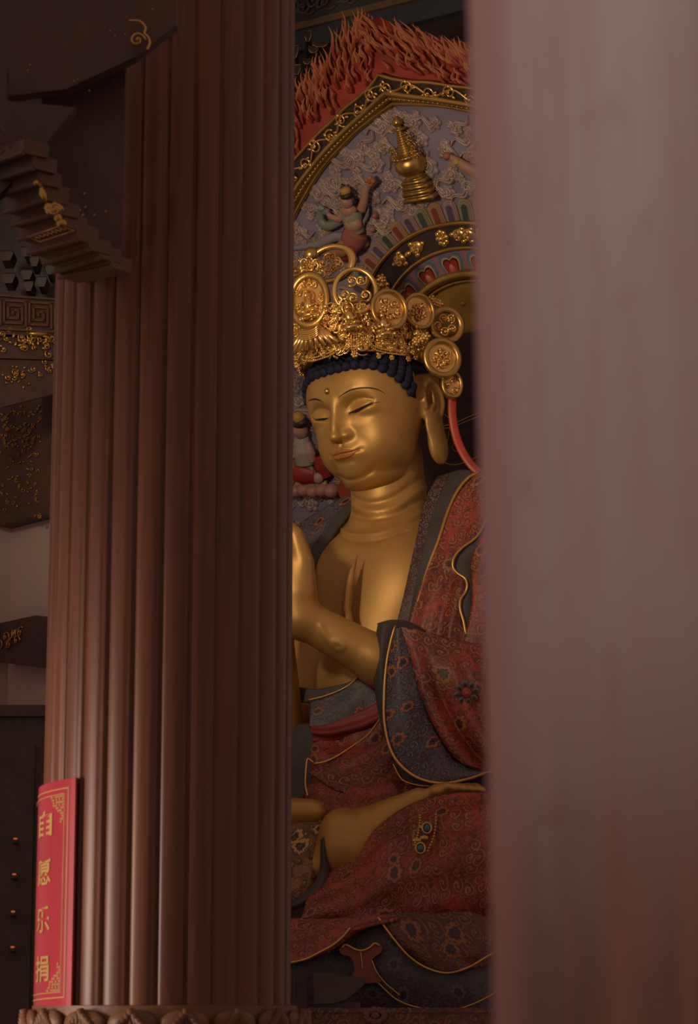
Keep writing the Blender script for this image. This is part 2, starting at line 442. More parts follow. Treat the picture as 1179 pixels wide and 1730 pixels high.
def head_fn(P):
    x = P[:, 0]; Q = P.copy(); Q[:, 0] = np.abs(x); fr = (P[:, 1] > .1)*1.0
    d = head_base(P)
    d = smin(d, s_ell(P, (0, .385, .125), (.125, .082, .080)), .09)
    d = smin(d, s_ell(P, (0, .15, .03), (.28, .255, .12)), .05)
    d = d+.009*gs(dxz(Q, [(0, .035), (.08, .043), (.15, .070), (.19, .10)]), .020)*fr
    # eye sockets and lids
    d = smax(d, -s_ell(Q, (.215, .55, .628), (.15, .125, .082)), .11)
    d = smin(d, s_ell(Q, (.224, .330, .600), (.152, .125, .086)), .03)
    d = d+.014*gs(dxz(Q, EYE), .010)*fr
    d = d+.007*gs(dxz(Q, [(.10, .64), (.14, .675), (.2, .695), (.27, .69), (.34, .655)]), .014)*fr
    # brow arcs running into the nose
    d = smin(d, s_tube(Q, [(.020, .455, .62), (.032, .455, .69), (.09, .455, .742), (.2, .435, .772), (.30, .375, .745), (.36, .315, .70)], [.018, .018, .018, .016, .010, .004]), .06)
    # nose
    d = smin(d, s_tube(P, [(0, .482, .72), (0, .515, .60), (0, .555, .50), (0, .570, .425)], [.024, .026, .030, .034]), .055)
    d = smin(d, s_ell(P, (0, .562, .408), (.045, .048, .034)), .04)
    d = smin(d, s_ell(P, (0, .465, .48), (.072, .065, .11)), .06)
    d = smin(d, s_ell(Q, (.070, .472, .412), (.044, .060, .036)), .05)
    # mouth
    d = smin(d, s_ell(P, (0, .415, .26), (.17, .115, .10)), .08)
    d = d+.008*gs(dxz(P, [(0, .31), (0, .36)]), .016)*fr
    d = smin(d, np.minimum(lips_up(Q), lips_lo(Q)), .02)
    d = d+.008*gs(dxz(Q, MOUTH), .009)*fr
    d = d+.006*gs(dxz(Q, [(.15, .27), (.172, .268)]), .02)*fr
    d = d+.010*gs(dxz(Q, [(0, .188), (.07, .195)]), .03)*fr
    # ears
    e = s_ell(Q, (.492, -.18, .56), (.045, .13, .19))
    e = smax(e, -s_ell(Q, (.552, -.165, .585), (.060, .074, .13)), .02)
    hx = [(.525, -.18+.122*math.cos(t), .57+.155*math.sin(t)) for t in np.linspace(-.35, PI+.9, 14)]
    e = smin(e, s_tube(Q, hx, [.016]+[.024]*11+[.022, .018]), .022)
    e = smin(e, s_tube(Q, [(.522, -.13, .50), (.53, -.18, .54), (.53, -.185, .63), (.52, -.155, .67)], .016), .022)
    e = smin(e, s_ell(Q, (.495, -.165, .33), (.040, .115, .20)), .05)
    e = smin(e, s_ell(Q, (.488, -.165, .145), (.048, .105, .13)), .07)
    e = smin(e, s_cap(Q, (.46, -.065, .60), (.475, -.08, .47), .026, .02), .04)
    d = smin(d, e, .03)
    return d
def lips_up(Q): return s_tube(Q, [(0, .520, .283), (.032, .520, .290), (.08, .497, .280), (.150, .440, .266)], [.019, .021, .017, .005])
def lips_lo(Q): return s_tube(Q, [(0, .514, .238), (.05, .507, .237), (.10, .480, .247), (.142, .443, .262)], [.026, .025, .018, .005])

# ------------------------------------------------------------------ body in the statue frame
def W(px, py, Y): return w2s(at(px, py, Y))
NK0 = w2s(h2w((0, -.10, .42))); NK1 = np.array([0, -.10, 2.70])
WR = np.array([.13, .86, 2.24]); EL = np.array([.92, .17, 1.66]); SHN = np.array([.68, -.10, 2.54])
FW_ = np.array([-.13, .82, 2.22]); FE = np.array([-.30, .55, 1.50]); SHF = np.array([-.62, -.06, 2.5])
def Ym(px, py, Y): return tuple(W(px, py, Y))
NEAR_FINGERS = []
def body_fn(P):
    d = s_ell(P, (0, -.04, 2.50), (.58, .38, .46))
    d = smin(d, s_ell(P, (0, .05, 2.0), (.50, .42, .55)), .2)
    Q = P.copy(); Q[:, 0] = np.abs(Q[:, 0])
    d = smin(d, s_cap(Q, (.22, -.10, 2.74), (.66, -.08, 2.56), .15, .14), .14)
    d = smin(d, s_ell(Q, (.19, .17, 2.46), (.24, .13, .24)), .22)
    d = smin(d, s_cap(P, NK0, NK1, .215, .235), .12)
    # neck folds
    ax = (NK1-NK0)/np.linalg.norm(NK1-NK0)
    for t, r, k, tilt in ():
        c = NK0+(NK1-NK0)*t
        q = P-c.astype(np.float32); zz = q@ax+q[:, 1]*tilt; rr = np.sqrt(np.maximum((q*q).sum(1)-(q@ax)**2, 0))
        d = smin(d, np.sqrt((rr-r)**2*.55+zz*zz)-k, .035)
    c = np.array([.0, .12, 2.74]); q = P-c.astype(np.float32)
    # arms
    d = smin(d, s_cap(P, SHN, EL, .13, .14), .08)
    d = smin(d, smin(s_cap(P, EL, EL*.4+WR*.6, .165, .135), s_cap(P, EL*.4+WR*.6, WR, .135, .105), .05), .06)
    d = smin(d, s_cap(P, SHF, FE, .14, .14), .08)
    d = smin(d, s_cap(P, FE, FW_, .15, .105), .06)
    # hands raised before the chest
    d = smin(d, hand_near(P), .05)
    d = smin(d, hand_far(P), .05)
    return d
def hand_near(P):
    h = s_tube(P, [Ym(506, 1045, 8.56), Ym(500, 1005, 8.55), Ym(488, 965, 8.55)], [.115, .11, .10])
    h = smin(h, s_tube(P, [Ym(512, 1000, 8.52), Ym(512, 950, 8.50), Ym(499, 905, 8.50), Ym(480, 885, 8.52)], [.075, .062, .05, .04]), .035)
    for dx, tip, yy in ((-18, 850, .02), (-38, 838, .05), (-58, 846, .09)):
        h = smin(h, s_tube(P, [Ym(492+dx*.7, 960, 8.52+yy), Ym(490+dx, 905, 8.49+yy), Ym(478+dx, tip+15, 8.52+yy), Ym(470+dx, tip, 8.56+yy)], [.055, .048, .042, .034]), .02)
    h = smin(h, s_tube(P, [Ym(470, 1010, 8.62), Ym(448, 970, 8.66), Ym(444, 935, 8.70)], [.06, .05, .036]), .03)
    return h
def hand_far(P):
    h = s_tube(P, [tuple(FW_), tuple(FW_+(0, .03, .14)), tuple(FW_+(0, .03, .22))], [.105, .10, .085])
    for k, (dx, dz) in enumerate(((-.07, .34), (-.02, .38), (.03, .37), (.075, .31))):
        b = FW_+(dx*.8, .03, .2)
        h = smin(h, s_tube(P, [b, b+(dx*.2, .06, dz*.45), b+(dx*.3, .02, dz*.85), b+(dx*.3, -.03, dz)], [.045, .042, .036, .028]), .018)
    # slim finger shaped in place of a bright lit gap on the chest
    h = smin(h, s_tube(P, [tuple(FW_+(.05, -.02, .0)), Ym(592, 1068, 8.80), Ym(584, 1030, 8.83), Ym(587, 1000, 8.84), Ym(595, 965, 8.86), Ym(604, 937, 8.89)], [.03, .030, .030, .029, .017, .006]), .015)
    return h
def foot_fn(P):
    Y = 8.30
    d = s_tube(P, [Ym(590, 1432, Y), Ym(625, 1400, Y), Ym(668, 1372, Y), Ym(708, 1350, Y-.01)], [.150, .125, .085, .062])
    d = smin(d, s_ell(P, Ym(578, 1412, Y-.02), (.125, .13, .15)), .05)
    d = smin(d, s_tube(P, [Ym(590, 1440, Y), Ym(545, 1462, Y+.04), Ym(500, 1480, Y+.14)], [.13, .11, .10]), .06)
    d = smin(d, s_ell(P, Ym(741, 1337, Y-.03), (.062, .06, .040)), .03)
    for k in range(5):
        a = (738+k*15, 1340-k*1.0); b = (755+k*15, 1330+k*1.5)
        d = smin(d, s_tube(P, [Ym(715+k*12, 1350-k*2, Y), Ym(a[0]+6, a[1]-6, Y-.04), Ym(b[0], b[1]-1, Y-.075)], [.04, .034-.002*k, .027-.002*k]), .012)
    # the other ankle, half behind the column
    d = np.minimum(d, s_tube(P, [Ym(400, 1385, 8.42), Ym(470, 1374, 8.38), Ym(528, 1372, 8.36)], [.10, .09, .07]))
    return d

BUDDHA = thing('buddha_statue', 'colossal seated gilded Buddha statue with jewelled crown and red brocade robe, gazing down', 'statue', (SO[0], SO[1], .9))
B0 = np.array([SO[0], SO[1], .9])
HV, HF = nets(head_fn, (-.62, -.75, -.12), (.62, .70, 1.28), .0068)
HVw = h2w(HV)
def body_w(P): return body_fn(w2s(P).astype(np.float32))
BV, BF = nets(body_fn, (-1.05, -.55, 1.2), (1.15, 1.2, 3.35), .013)
FV, FF = nets(foot_fn, w2s(at(560, 1400, 8.3))-(.9, .55, .45), w2s(at(640, 1400, 8.3))+(.9, .55, .45), .0095)
def vnormals(V, F):
    n = np.cross(V[F[:, 2]]-V[F[:, 0]], V[F[:, 3]]-V[F[:, 1]]); N = np.zeros_like(V)
    for k in range(4): np.add.at(N, F[:, k], n)
    return N/(np.linalg.norm(N, axis=1)[:, None]+1e-12)
def mkbvh(*vf):
    vs, fs, o = [], [], 0
    for v, f in vf: vs.append(v); fs.extend((f+o).tolist()); o += len(v)
    return BVHTree.FromPolygons(np.vstack(vs).tolist(), fs)
BVw, FVw = s2w(BV), s2w(FV)
def ridges(V, F, specs):
    """raised or sunk lines modelled into a surface: (pixel path, amplitude, half-width)"""
    t = mkbvh((V, F)); N = vnormals(V, F)
    if np.mean(np.sum(N*(V-V.mean(0)), 1)) < 0: N = -N
    V = V.copy()
    for path, amp, wd in specs:
        pts = []
        for px, py in crom(np.array(path, float), 50):
            r = ray(px, py); h = t.ray_cast(Vector(CAM), Vector(r/np.linalg.norm(r)))
            if h[0] is not None: pts.append(np.array(h[0]))
        if len(pts) < 2: continue
        pts = np.array(pts); lo = pts.min(0)-wd*3; hi = pts.max(0)+wd*3
        idx = np.where(((V > lo) & (V < hi)).all(1))[0]; d = np.full(len(idx), 1e9); X = V[idx]
        for a, b in zip(pts[:-1], pts[1:]):
            ab = b-a; q = np.clip(((X-a)@ab)/(ab@ab+1e-12), 0, 1); d = np.minimum(d, np.linalg.norm(X-a-q[:, None]*ab, axis=1))
        V[idx] += N[idx]*(amp*np.exp(-(d/wd)**2))[:, None]
    return V
BVw = ridges(BVw, BF, [
    ([(592, 838), (620, 850), (660, 842), (700, 815), (735, 785)], -.012, .016), ([(596, 852), (620, 864), (664, 858), (705, 832), (745, 805)], .012, .020),
    ([(594, 868), (625, 876), (668, 868), (706, 845), (740, 820)], -.012, .016),
    ([(570, 880), (580, 898), (604, 905), (640, 902), (680, 888), (712, 866)], .016, .018),
    ([(573, 893), (584, 908), (606, 914), (642, 911), (684, 897)], -.010, .014),
    ([(541, 1056), (551, 1078), (560, 1088), (572, 1098), (580, 1094), (576, 1088), (562, 1084)], .007, .014)])  # last line: forearm crease, a light reflection put into the shape
mb = MB(); mb.add(HVw, HF); mb.add(BVw, BF); mb.add(FVw, FF)
BODY = mb.build('body', GOLD_SKIN, BUDDHA, loc=B0)
BODY.location = (0, 0, 0)
bvh = mkbvh((HVw, HF), (BVw, BF), (FVw, FF)); hbvh = mkbvh((HVw, HF))
def onbody(px, py, lift=0.0):
    r = ray(px, py); r = r/np.linalg.norm(r)
    h = bvh.ray_cast(Vector(CAM), Vector(r))
    if h[0] is None: return at(px, py, 9.0), np.array([0, -1.0, 0])
    n = np.array(h[1]); n = n if n@r < 0 else -n
    return np.array(h[0])+n*lift, n
def part(mb, name, mat, parent=None, **k):
    """a part of the statue: vertices are world, origin at the statue's base"""
    o = mb.build(name, mat, parent or BUDDHA, loc=B0, **k); o.location = (0, 0, 0)
    return o
# ------------------------------------------------------------------ face paint, curls
def face_at(x, z, lift=0.0):
    o = h2w((x, 1.2, z)); h = hbvh.ray_cast(Vector(o), Vector(-HY)); p = np.array(h[0]) if h[0] is not None else h2w((x, .4, z))
    return p+HY*lift
def lip_patch(top, bot, bulge):
    X = np.linspace(-.152, .152, 41); nv = 9; P = []
    for x in X:
        t = np.interp(abs(x), *zip(*top)); b_ = np.interp(abs(x), *zip(*bot))
        for k in range(nv):
            v = k/(nv-1); P.append(face_at(x, b_+(t-b_)*v, -.004+(.004+.002+bulge*(1-(abs(x)/.16)**2))*math.sin(PI*v)**.7))
    for x in X:
        t = np.interp(abs(x), *zip(*top)); b_ = np.interp(abs(x), *zip(*bot))
        for k in range(nv): P.append(face_at(x, b_+(t-b_)*k/(nv-1), -.010))
    f = []; n = 41*nv
    for i in range(40):
        for k in range(nv-1):
            a = i*nv+k; f.append([a, a+nv, a+nv+1, a+1]); f.append([n+a, n+a+1, n+a+nv+1, n+a+nv])
        a = i*nv; f.append([a, n+a, n+a+nv, a+nv]); a += nv-1; f.append([a, a+nv, n+a+nv, n+a])
    m_ = MB(); m_.addp(P, f); return m_
_mid = [(x, z) for x, z in MOUTH]
part(lip_patch([(0, .298), (.03, .308), (.08, .294), (.152, .2685)], [(x, z+.0015) for x, z in _mid], .003), 'upper_lip', LIP)
part(lip_patch([(x, z-.0015) for x, z in _mid], [(0, .211), (.06, .214), (.11, .233), (.152, .2675)], .0035), 'lower_lip', LIP)
def drawn(name, pts, rad, mat, lift=.001, n=30, flat=.5, mirror=False):
    """a painted line that lies on the face"""
    c2 = crom(np.array(pts, float), n); W_ = [onbody(p[0], p[1], lift) for p in c2]
    r = np.interp(np.linspace(0, 1, n), np.linspace(0, 1, len(rad)), rad)
    m_ = MB(); m_.tube(np.array([w[0] for w in W_]), r, 8, flat=flat, up=np.array([w[1] for w in W_])); return part(m_, name, mat)
Z1 = lambda L: [(490+x/4.367, 590+y/4.367) for x, y in L]
drawn('eyebrow', Z1([(357, 357), (400, 325), (455, 298), (530, 285), (600, 287), (660, 303), (705, 332)]), [.001, .0035, .0048, .0042, .003, .0008], INK)
drawn('eyebrow', Z1([(133, 384), (152, 374), (185, 368), (215, 376), (245, 392)]), [.001, .004, .005, .004, .0008], INK)
drawn('eye', Z1([(434, 473), (470, 462), (510, 445), (560, 418), (600, 403), (640, 393), (666, 389)]), [.004, .010, .011, .010, .006, .003, .001], INK, lift=0.0)
drawn('eye', Z1([(184, 523), (215, 520), (250, 515), (279, 509)]), [.004, .009, .009, .003], INK, lift=0.0)
# bead between the brows
p_, n_ = onbody(553.3, 661.2); m_ = MB(); m_.ball(p_, .020, 16, 10); part(m_, 'forehead_bead', GOLD_OLD)

def hradius(a, z):
    """head surface in head units at angle a (0 front, + statue's left) and height z"""
    dr = np.array([math.sin(a), math.cos(a), 0]); t = np.linspace(.1, .8, 281)
    P = (np.array([0, -.05, z])+t[:, None]*dr).astype(np.float32); d = head_base(P)
    k = np.argmax(d > 0); return t[k], dr
def zline(a):
    a = abs(math.degrees(a))
    return np.interp(a, [0, 25, 42, 56, 66, 76, 82, 180], [.950, .945, .915, .84, .73, .60, .60, .66])
m_ = MB(); na, nz = 72, 8
for i in range(na):
    a = -PI+2*PI*i/na
    for k in range(nz):
        z0 = zline(a) if abs(a) < math.radians(84) else .80
        z = z0+(1.16-z0)*k/(nz-1); t, dr = hradius(a, z); m_.v.append((h2w(np.array([0, -.05, z])+dr*(t+.006)))[None]); m_.c.append(np.ones((1, 3)))
m_.n = na*nz
m_.f = [[i*nz+k, ((i+1) % na)*nz+k, ((i+1) % na)*nz+k+1, i*nz+k+1] for i in range(na) for k in range(nz-1)]
HAIRCAP = part(m_, 'hair', HAIR)
def curl_mesh(c, n, up, r):
    """snail curl: a dome with a raised spiral"""
    n = n/np.linalg.norm(n); x = np.cross(up, n); x /= np.linalg.norm(x); y = np.cross(n, x)
    m_ = MB(); A = np.stack([x, y, n]); nu, nv = 26, 16
    th = np.linspace(0, PI, nv+1)[1:-1]; ph = np.arange(nu)*2*PI/nu
    def R(t, p): return r*(1+.055*math.sin(p+t*7.5)*min(1, t*3)) if t < PI*.6 else r
    V = [[0, 0, r]]+[[R(t, p)*math.sin(t)*math.cos(p), R(t, p)*math.sin(t)*math.sin(p), R(t, p)*math.cos(t)*.9] for t in th for p in ph]+[[0, 0, -r]]
    f = [[0, 1+i, 1+(i+1) % nu] for i in range(nu)]
    for k in range(nv-2):
        for i in range(nu):
            a, b = 1+k*nu+i, 1+k*nu+(i+1) % nu; f.append([a, a+nu, b+nu, b])
    e = 1+(nv-1)*nu; f += [[e, 1+(nv-2)*nu+(i+1) % nu, 1+(nv-2)*nu+i] for i in range(nu)]
    m_.addp(np.array(V)@A+c, f); return m_
_A = np.radians(np.linspace(-80, 80, 321)); _H = []
for a in _A:
    t, dr = hradius(a, zline(a)); _H.append(np.array([0, -.05, zline(a)])+dr*t)
_H = np.array(_H); _S = np.concatenate([[0], np.cumsum(np.linalg.norm(np.diff(_H, axis=0), axis=1))])
for row in range(5):
    for s0 in np.arange((.5 if row % 2 else 0)*.082, _S[-1], .082):
        a = np.interp(s0, _S, _A); z = zline(a)+.030+row*.070
        if a < math.radians(-70) or z > 1.12: continue
        t, dr = hradius(a, z); p = np.array([0, -.05, z])+dr*(t+.010)
        part(curl_mesh(h2w(p), (dr+np.array([0, 0, .25 if row > 1 else 0]))@HM.T, HZ, .0295), 'hair_curl', HAIR, HAIRCAP)
# ------------------------------------------------------------------ robe
def patch(name, rows, mat, parent=None, nu=60, nv=60, thick=.02, fold=None, uvo=(0, 0), uvrot=0.0):
    """a sheet of cloth through a net of guide points, with thickness"""
    R = [crom([at(*p) for p in r], nu) for r in rows]
    S = np.stack([crom(np.array([R[k][i] for k in range(len(R))]), nv) for i in range(nu)], 0)      # nu x nv x 3
    du = np.gradient(S, axis=0); dv = np.gradient(S, axis=1); N = np.cross(du, dv); N /= np.linalg.norm(N, axis=-1)[..., None]+1e-12
    if np.mean(N[..., 1]) > 0: N = -N
    us = np.concatenate([[0], np.cumsum(np.linalg.norm(np.diff(S, axis=0), axis=-1).mean(1))]); vs = np.concatenate([[0], np.cumsum(np.linalg.norm(np.diff(S, axis=1), axis=-1).mean(0))])
    Uu, Vv = np.meshgrid(us, vs, indexing='ij')
    if fold is not None:
        a, b = np.meshgrid(np.linspace(0, 1, nu), np.linspace(0, 1, nv), indexing='ij'); S = S+N*fold(a, b)[..., None]
    Bk = S-N*thick
    idx = np.arange(nu*nv).reshape(nu, nv); n = nu*nv
    f = np.stack([idx[:-1, :-1], idx[1:, :-1], idx[1:, 1:], idx[:-1, 1:]], -1).reshape(-1, 4)
    rim = np.concatenate([idx[:, 0], idx[-1, 1:], idx[-2::-1, -1], idx[0, -2:0:-1]])
    rf = np.stack([rim, np.roll(rim, -1), np.roll(rim, -1)+n, rim+n], -1)
    m_ = MB(); m_.add(np.vstack([S.reshape(-1, 3), Bk.reshape(-1, 3)]), np.vstack([f, f[:, ::-1]+n, rf]))
    c, s_ = math.cos(uvrot), math.sin(uvrot)
    uv = np.stack([Uu*c-Vv*s_+uvo[0], Uu*s_+Vv*c+uvo[1]], -1).reshape(-1, 2)
    return part(m_, name, mat, parent, uvs=np.vstack([uv, uv]))
def piping(pts, r=.0085, mat=None, Y=None, name='piping', parent=None, n=60):
    m_ = MB(); m_.tube(pxpath(pts, n, Y), np.concatenate([[r*.4], np.full(n-2, r), [r*.4]]), 7); return part(m_, name, mat or GOLD_PIPE, parent)
def yy(L, Y): return [(p[0], p[1], Y) for p in L]

# body of the robe that carries the folds: hips, crossed legs, back and upper arms
def under_fn(P):
    d = s_ell(P, (0, -.12, 2.35), (.62, .40, .62))
    d = smin(d, s_ell(P, (0, -.10, 1.50), (.58, .46, .60)), .2)
    Q = P.copy(); Q[:, 0] = np.abs(Q[:, 0])
    d = smin(d, s_cap(Q, (.25, -.05, 1.05), (.95, .46, .95), .22, .20), .15)
    d = smin(d, s_cap(Q, (.95, .46, .92), (.15, .60, .92), .18, .15), .12)
    d = smin(d, s_cap(Q, (.55, -.10, 2.62), (.76, -.08, 2.50), .24, .25), .1)
    d = smin(d, s_cap(Q, (.80, -.05, 2.5), (.98, .08, 1.75), .26, .25), .1)
    d = np.maximum(d, -(P[:, 2]-.88))
    # keep the gilded chest and waist clear
    return smax(d, -s_ell(P, (0, .62, 2.25), (.46, .52, .74)), .06)
UV_, UF_ = nets(under_fn, (-1.4, -.75, .8), (1.45, 1.2, 3.05), .03, coarse=4)
mb = MB(); mb.add(s2w(UV_), UF_)
_ws = s2w(UV_); part(mb, 'under_robe', RED_FINE, uvs=np.stack([_ws[:, 0]*.9-_ws[:, 1]*.5, _ws[:, 2]], -1))

# collar: patterned inner band, plain grey band, piping
patch('collar_band', [[(738, 806, 9.10), (722, 836, 9.02), (711, 870, 8.95), (703, 910, 8.88), (694, 950, 8.83), (683, 1000, 8.79), (668, 1062, 8.76)],
                      [(752, 800, 9.09), (737, 836, 9.00), (724, 872, 8.93), (715, 912, 8.86), (707, 950, 8.81), (695, 1000, 8.77), (682, 1066, 8.74)],
                      [(764, 797, 9.08), (750, 834, 8.99), (736, 872, 8.92), (725, 914, 8.85), (716, 950, 8.80), (704, 1000, 8.76), (690, 1070, 8.73)]], COLLAR_BROC, nu=70, nv=14, uvrot=.3)
patch('collar_trim', [[(758, 799, 9.07), (744, 834, 8.98), (729, 872, 8.91), (719, 914, 8.84), (710, 950, 8.79), (699, 1000, 8.75), (686, 1070, 8.72)],
                      [(780, 793, 9.02), (760, 830, 8.94), (745, 872, 8.87), (729, 914, 8.81), (718, 952, 8.77), (705, 1002, 8.73), (690, 1076, 8.70)],
                      [(806, 796, 8.98), (778, 824, 8.92), (757, 866, 8.86), (740, 912, 8.80), (724, 955, 8.76), (709, 1004, 8.72), (692, 1080, 8.70)]], GREY_CLOTH, nu=70, nv=14)
piping([(812, 796, 8.96), (790, 808, 8.93), (770, 834, 8.89), (755, 868, 8.85), (741, 912, 8.79), (724, 957, 8.75), (709, 1006, 8.71), (698, 1045, 8.70), (691, 1085, 8.69)], .010)
# front of the robe over the near breast and arm, falling in long folds
def f_front(a, b):
    return .022*np.sin(a*PI*5.2+.6+.8*b)*np.clip(b*1.6+.1, 0, 1)+.012*np.sin(a*PI*11+2*b)*b
patch('robe_front', [[(800, 800, 8.97), (820, 796, 8.93), (850, 806, 8.88), (890, 830, 8.85)],
                     [(768, 838, 8.91), (795, 838, 8.86), (830, 842, 8.82), (890, 860, 8.78)],
                     [(748, 890, 8.85), (778, 890, 8.79), (820, 892, 8.74), (890, 900, 8.70)],
                     [(726, 958, 8.77), (760, 958, 8.71), (810, 958, 8.66), (890, 960, 8.62)],
                     [(706, 1015, 8.73), (742, 1018, 8.66), (800, 1018, 8.60), (890, 1020, 8.56)],
                     [(690, 1085, 8.71), (730, 1092, 8.63), (795, 1095, 8.56), (890, 1095, 8.52)],
                     [(690, 1130, 8.72), (730, 1135, 8.64), (795, 1140, 8.58), (890, 1140, 8.54)]], RED_BROC, nu=90, nv=90, fold=f_front)
# turned-back fold with grey lining and a wavy piped edge
patch('robe_lining', [[(826, 866, 8.70), (836, 866, 8.69), (848, 866, 8.68)], [(806, 905, 8.67), (818, 905, 8.66), (834, 905, 8.66)], [(778, 930, 8.645), (794, 930, 8.635), (812, 930, 8.64)],
                      [(766, 958, 8.63), (782, 958, 8.62), (798, 958, 8.625)], [(786, 985, 8.60), (794, 985, 8.595), (800, 985, 8.60)], [(784, 1010, 8.585), (790, 1010, 8.58), (798, 1012, 8.585)],
                      [(778, 1028, 8.575), (788, 1028, 8.57), (796, 1030, 8.57)], [(788, 1070, 8.55), (791, 1072, 8.545), (794, 1074, 8.545)]], GREY_CLOTH, nu=24, nv=70, thick=.03)
piping([(828, 862, 8.69), (815, 892, 8.665), (802, 910, 8.65), (780, 926, 8.63), (767, 942, 8.615), (765, 958, 8.61), (772, 968, 8.605), (786, 978, 8.59), (789, 990, 8.58), (786, 1001, 8.58), (778, 1012, 8.57), (777, 1028, 8.56), (783, 1050, 8.545), (787, 1074, 8.535)], .008)
patch('robe_sleeve_upper', [[(836, 850, 8.66), (860, 850, 8.64), (965, 856, 9.04)], [(815, 905, 8.645), (850, 905, 8.61), (965, 905, 9.01)], [(797, 945, 8.63), (840, 945, 8.58), (965, 945, 8.97)],
                            [(798, 985, 8.59), (840, 985, 8.55), (965, 985, 8.94)], [(796, 1030, 8.565), (840, 1030, 8.52), (965, 1030, 8.92)], [(780, 1098, 8.54), (830, 1098, 8.49), (965, 1098, 8.89)]],
      RED_BROC, nu=50, nv=60, uvo=(3, 1), fold=lambda a, b: .012*np.sin(a*PI*6+1.5*b))

# sleeve of the near arm
def crease(a, c, w, amp): return -amp*np.exp(-((a-c)/w)**2)
def f_sleeve(a, b):
    c1 = .10+.10*b; c2 = .27+.10*b; c3 = .42+.1*b
    g = np.clip(b*2.4, 0, 1)
    return g*(crease(a, c1, .035, .045)+crease(a, c2, .03, .05)+crease(a, c3, .04, .04))+.030*np.sin(a*PI*9-1.2*b)*g*(a < .6)
patch('sleeve', [[(670, 1058, 8.44), (705, 1064, 8.41), (760, 1078, 8.42), (825, 1090, 8.46), (965, 1092, 8.94)],
                 [(688, 1105, 8.41), (718, 1118, 8.36), (770, 1128, 8.34), (830, 1138, 8.36), (965, 1142, 8.82)],
                 [(701, 1160, 8.39), (730, 1172, 8.33), (778, 1182, 8.30), (832, 1192, 8.30), (965, 1196, 8.75)],
                 [(727, 1226, 8.36), (750, 1232, 8.31), (790, 1240, 8.27), (838, 1246, 8.26), (965, 1250, 8.70)],
                 [(764, 1284, 8.32), (780, 1284, 8.29), (810, 1287, 8.26), (845, 1290, 8.24), (965, 1292, 8.66)],
                 [(800, 1303, 8.28), (814, 1303, 8.26), (834, 1304, 8.25), (858, 1305, 8.23), (965, 1306, 8.64)]], RED_BROC, nu=120, nv=90, fold=f_sleeve, uvo=(1.3, .4), thick=.03)
patch('sleeve_border', [[(668, 1062, 8.455), (656, 1108, 8.44), (650, 1165, 8.42), (651, 1225, 8.40), (666, 1276, 8.37), (700, 1310, 8.33), (745, 1322, 8.29), (790, 1315, 8.26), (830, 1303, 8.24), (890, 1290, 8.22)],
                        [(672, 1060, 8.43), (674, 1106, 8.405), (678, 1162, 8.385), (689, 1222, 8.365), (712, 1270, 8.335), (742, 1298, 8.30), (770, 1308, 8.275), (800, 1308, 8.25), (834, 1302, 8.235), (890, 1289, 8.21)],
                        [(677, 1058, 8.43), (692, 1106, 8.40), (706, 1160, 8.38), (730, 1224, 8.355), (764, 1280, 8.32), (786, 1294, 8.285), (800, 1300, 8.265), (815, 1302, 8.245), (840, 1300, 8.235), (890, 1287, 8.21)]],
      BLUE_BROC, nu=110, nv=24, uvrot=.2, thick=.02, fold=lambda a, b: .012*np.sin(b*PI))
piping([(668, 1056, 8.45), (660, 1084, 8.445), (653, 1120, 8.43), (649, 1170, 8.41), (650, 1225, 8.39), (665, 1277, 8.36), (700, 1311, 8.32), (745, 1323, 8.28), (790, 1316, 8.25), (830, 1303, 8.23), (890, 1290, 8.21)], .0085, n=90)
patch('sleeve_lining', [[(650, 1238, 8.50), (690, 1250, 8.46), (760, 1270, 8.42), (840, 1280, 8.40), (965, 1280, 8.80)], [(664, 1284, 8.46), (700, 1305, 8.42), (760, 1315, 8.38), (840, 1312, 8.36), (965, 1308, 8.76)],
                        [(680, 1318, 8.42), (710, 1330, 8.39), (765, 1335, 8.35), (840, 1332, 8.33), (965, 1330, 8.73)]], GREY_CLOTH, nu=40, nv=16)
piping([(664, 1290, 8.44), (680, 1317, 8.41), (705, 1326, 8.385), (728, 1328, 8.37)], .006)
# grey cuff around the forearm
patch('sleeve_cuff', [[(638, 1054, 8.52), (633, 1085, 8.50), (630, 1130, 8.49), (634, 1175, 8.50), (640, 1210, 8.50), (650, 1250, 8.49)],
                      [(648, 1052, 8.46), (644, 1090, 8.44), (642, 1135, 8.43), (644, 1180, 8.44), (648, 1220, 8.44), (655, 1256, 8.44)],
                      [(668, 1055, 8.46), (660, 1092, 8.45), (654, 1135, 8.44), (652, 1180, 8.43), (654, 1225, 8.42), (664, 1262, 8.41)],
                      [(692, 1060, 8.50), (680, 1094, 8.48), (672, 1135, 8.47), (668, 1180, 8.46), (668, 1225, 8.45), (676, 1262, 8.44)]], GREY_CLOTH, nu=60, nv=30, thick=.03)
patch('sleeve_cuff', [[(637, 1053, 8.53), (660, 1047, 8.56), (690, 1050, 8.62), (715, 1062, 8.66)], [(645, 1056, 8.47), (665, 1052, 8.47), (690, 1060, 8.50), (715, 1072, 8.52)]], GREY_CLOTH, nu=30, nv=10, thick=.02)

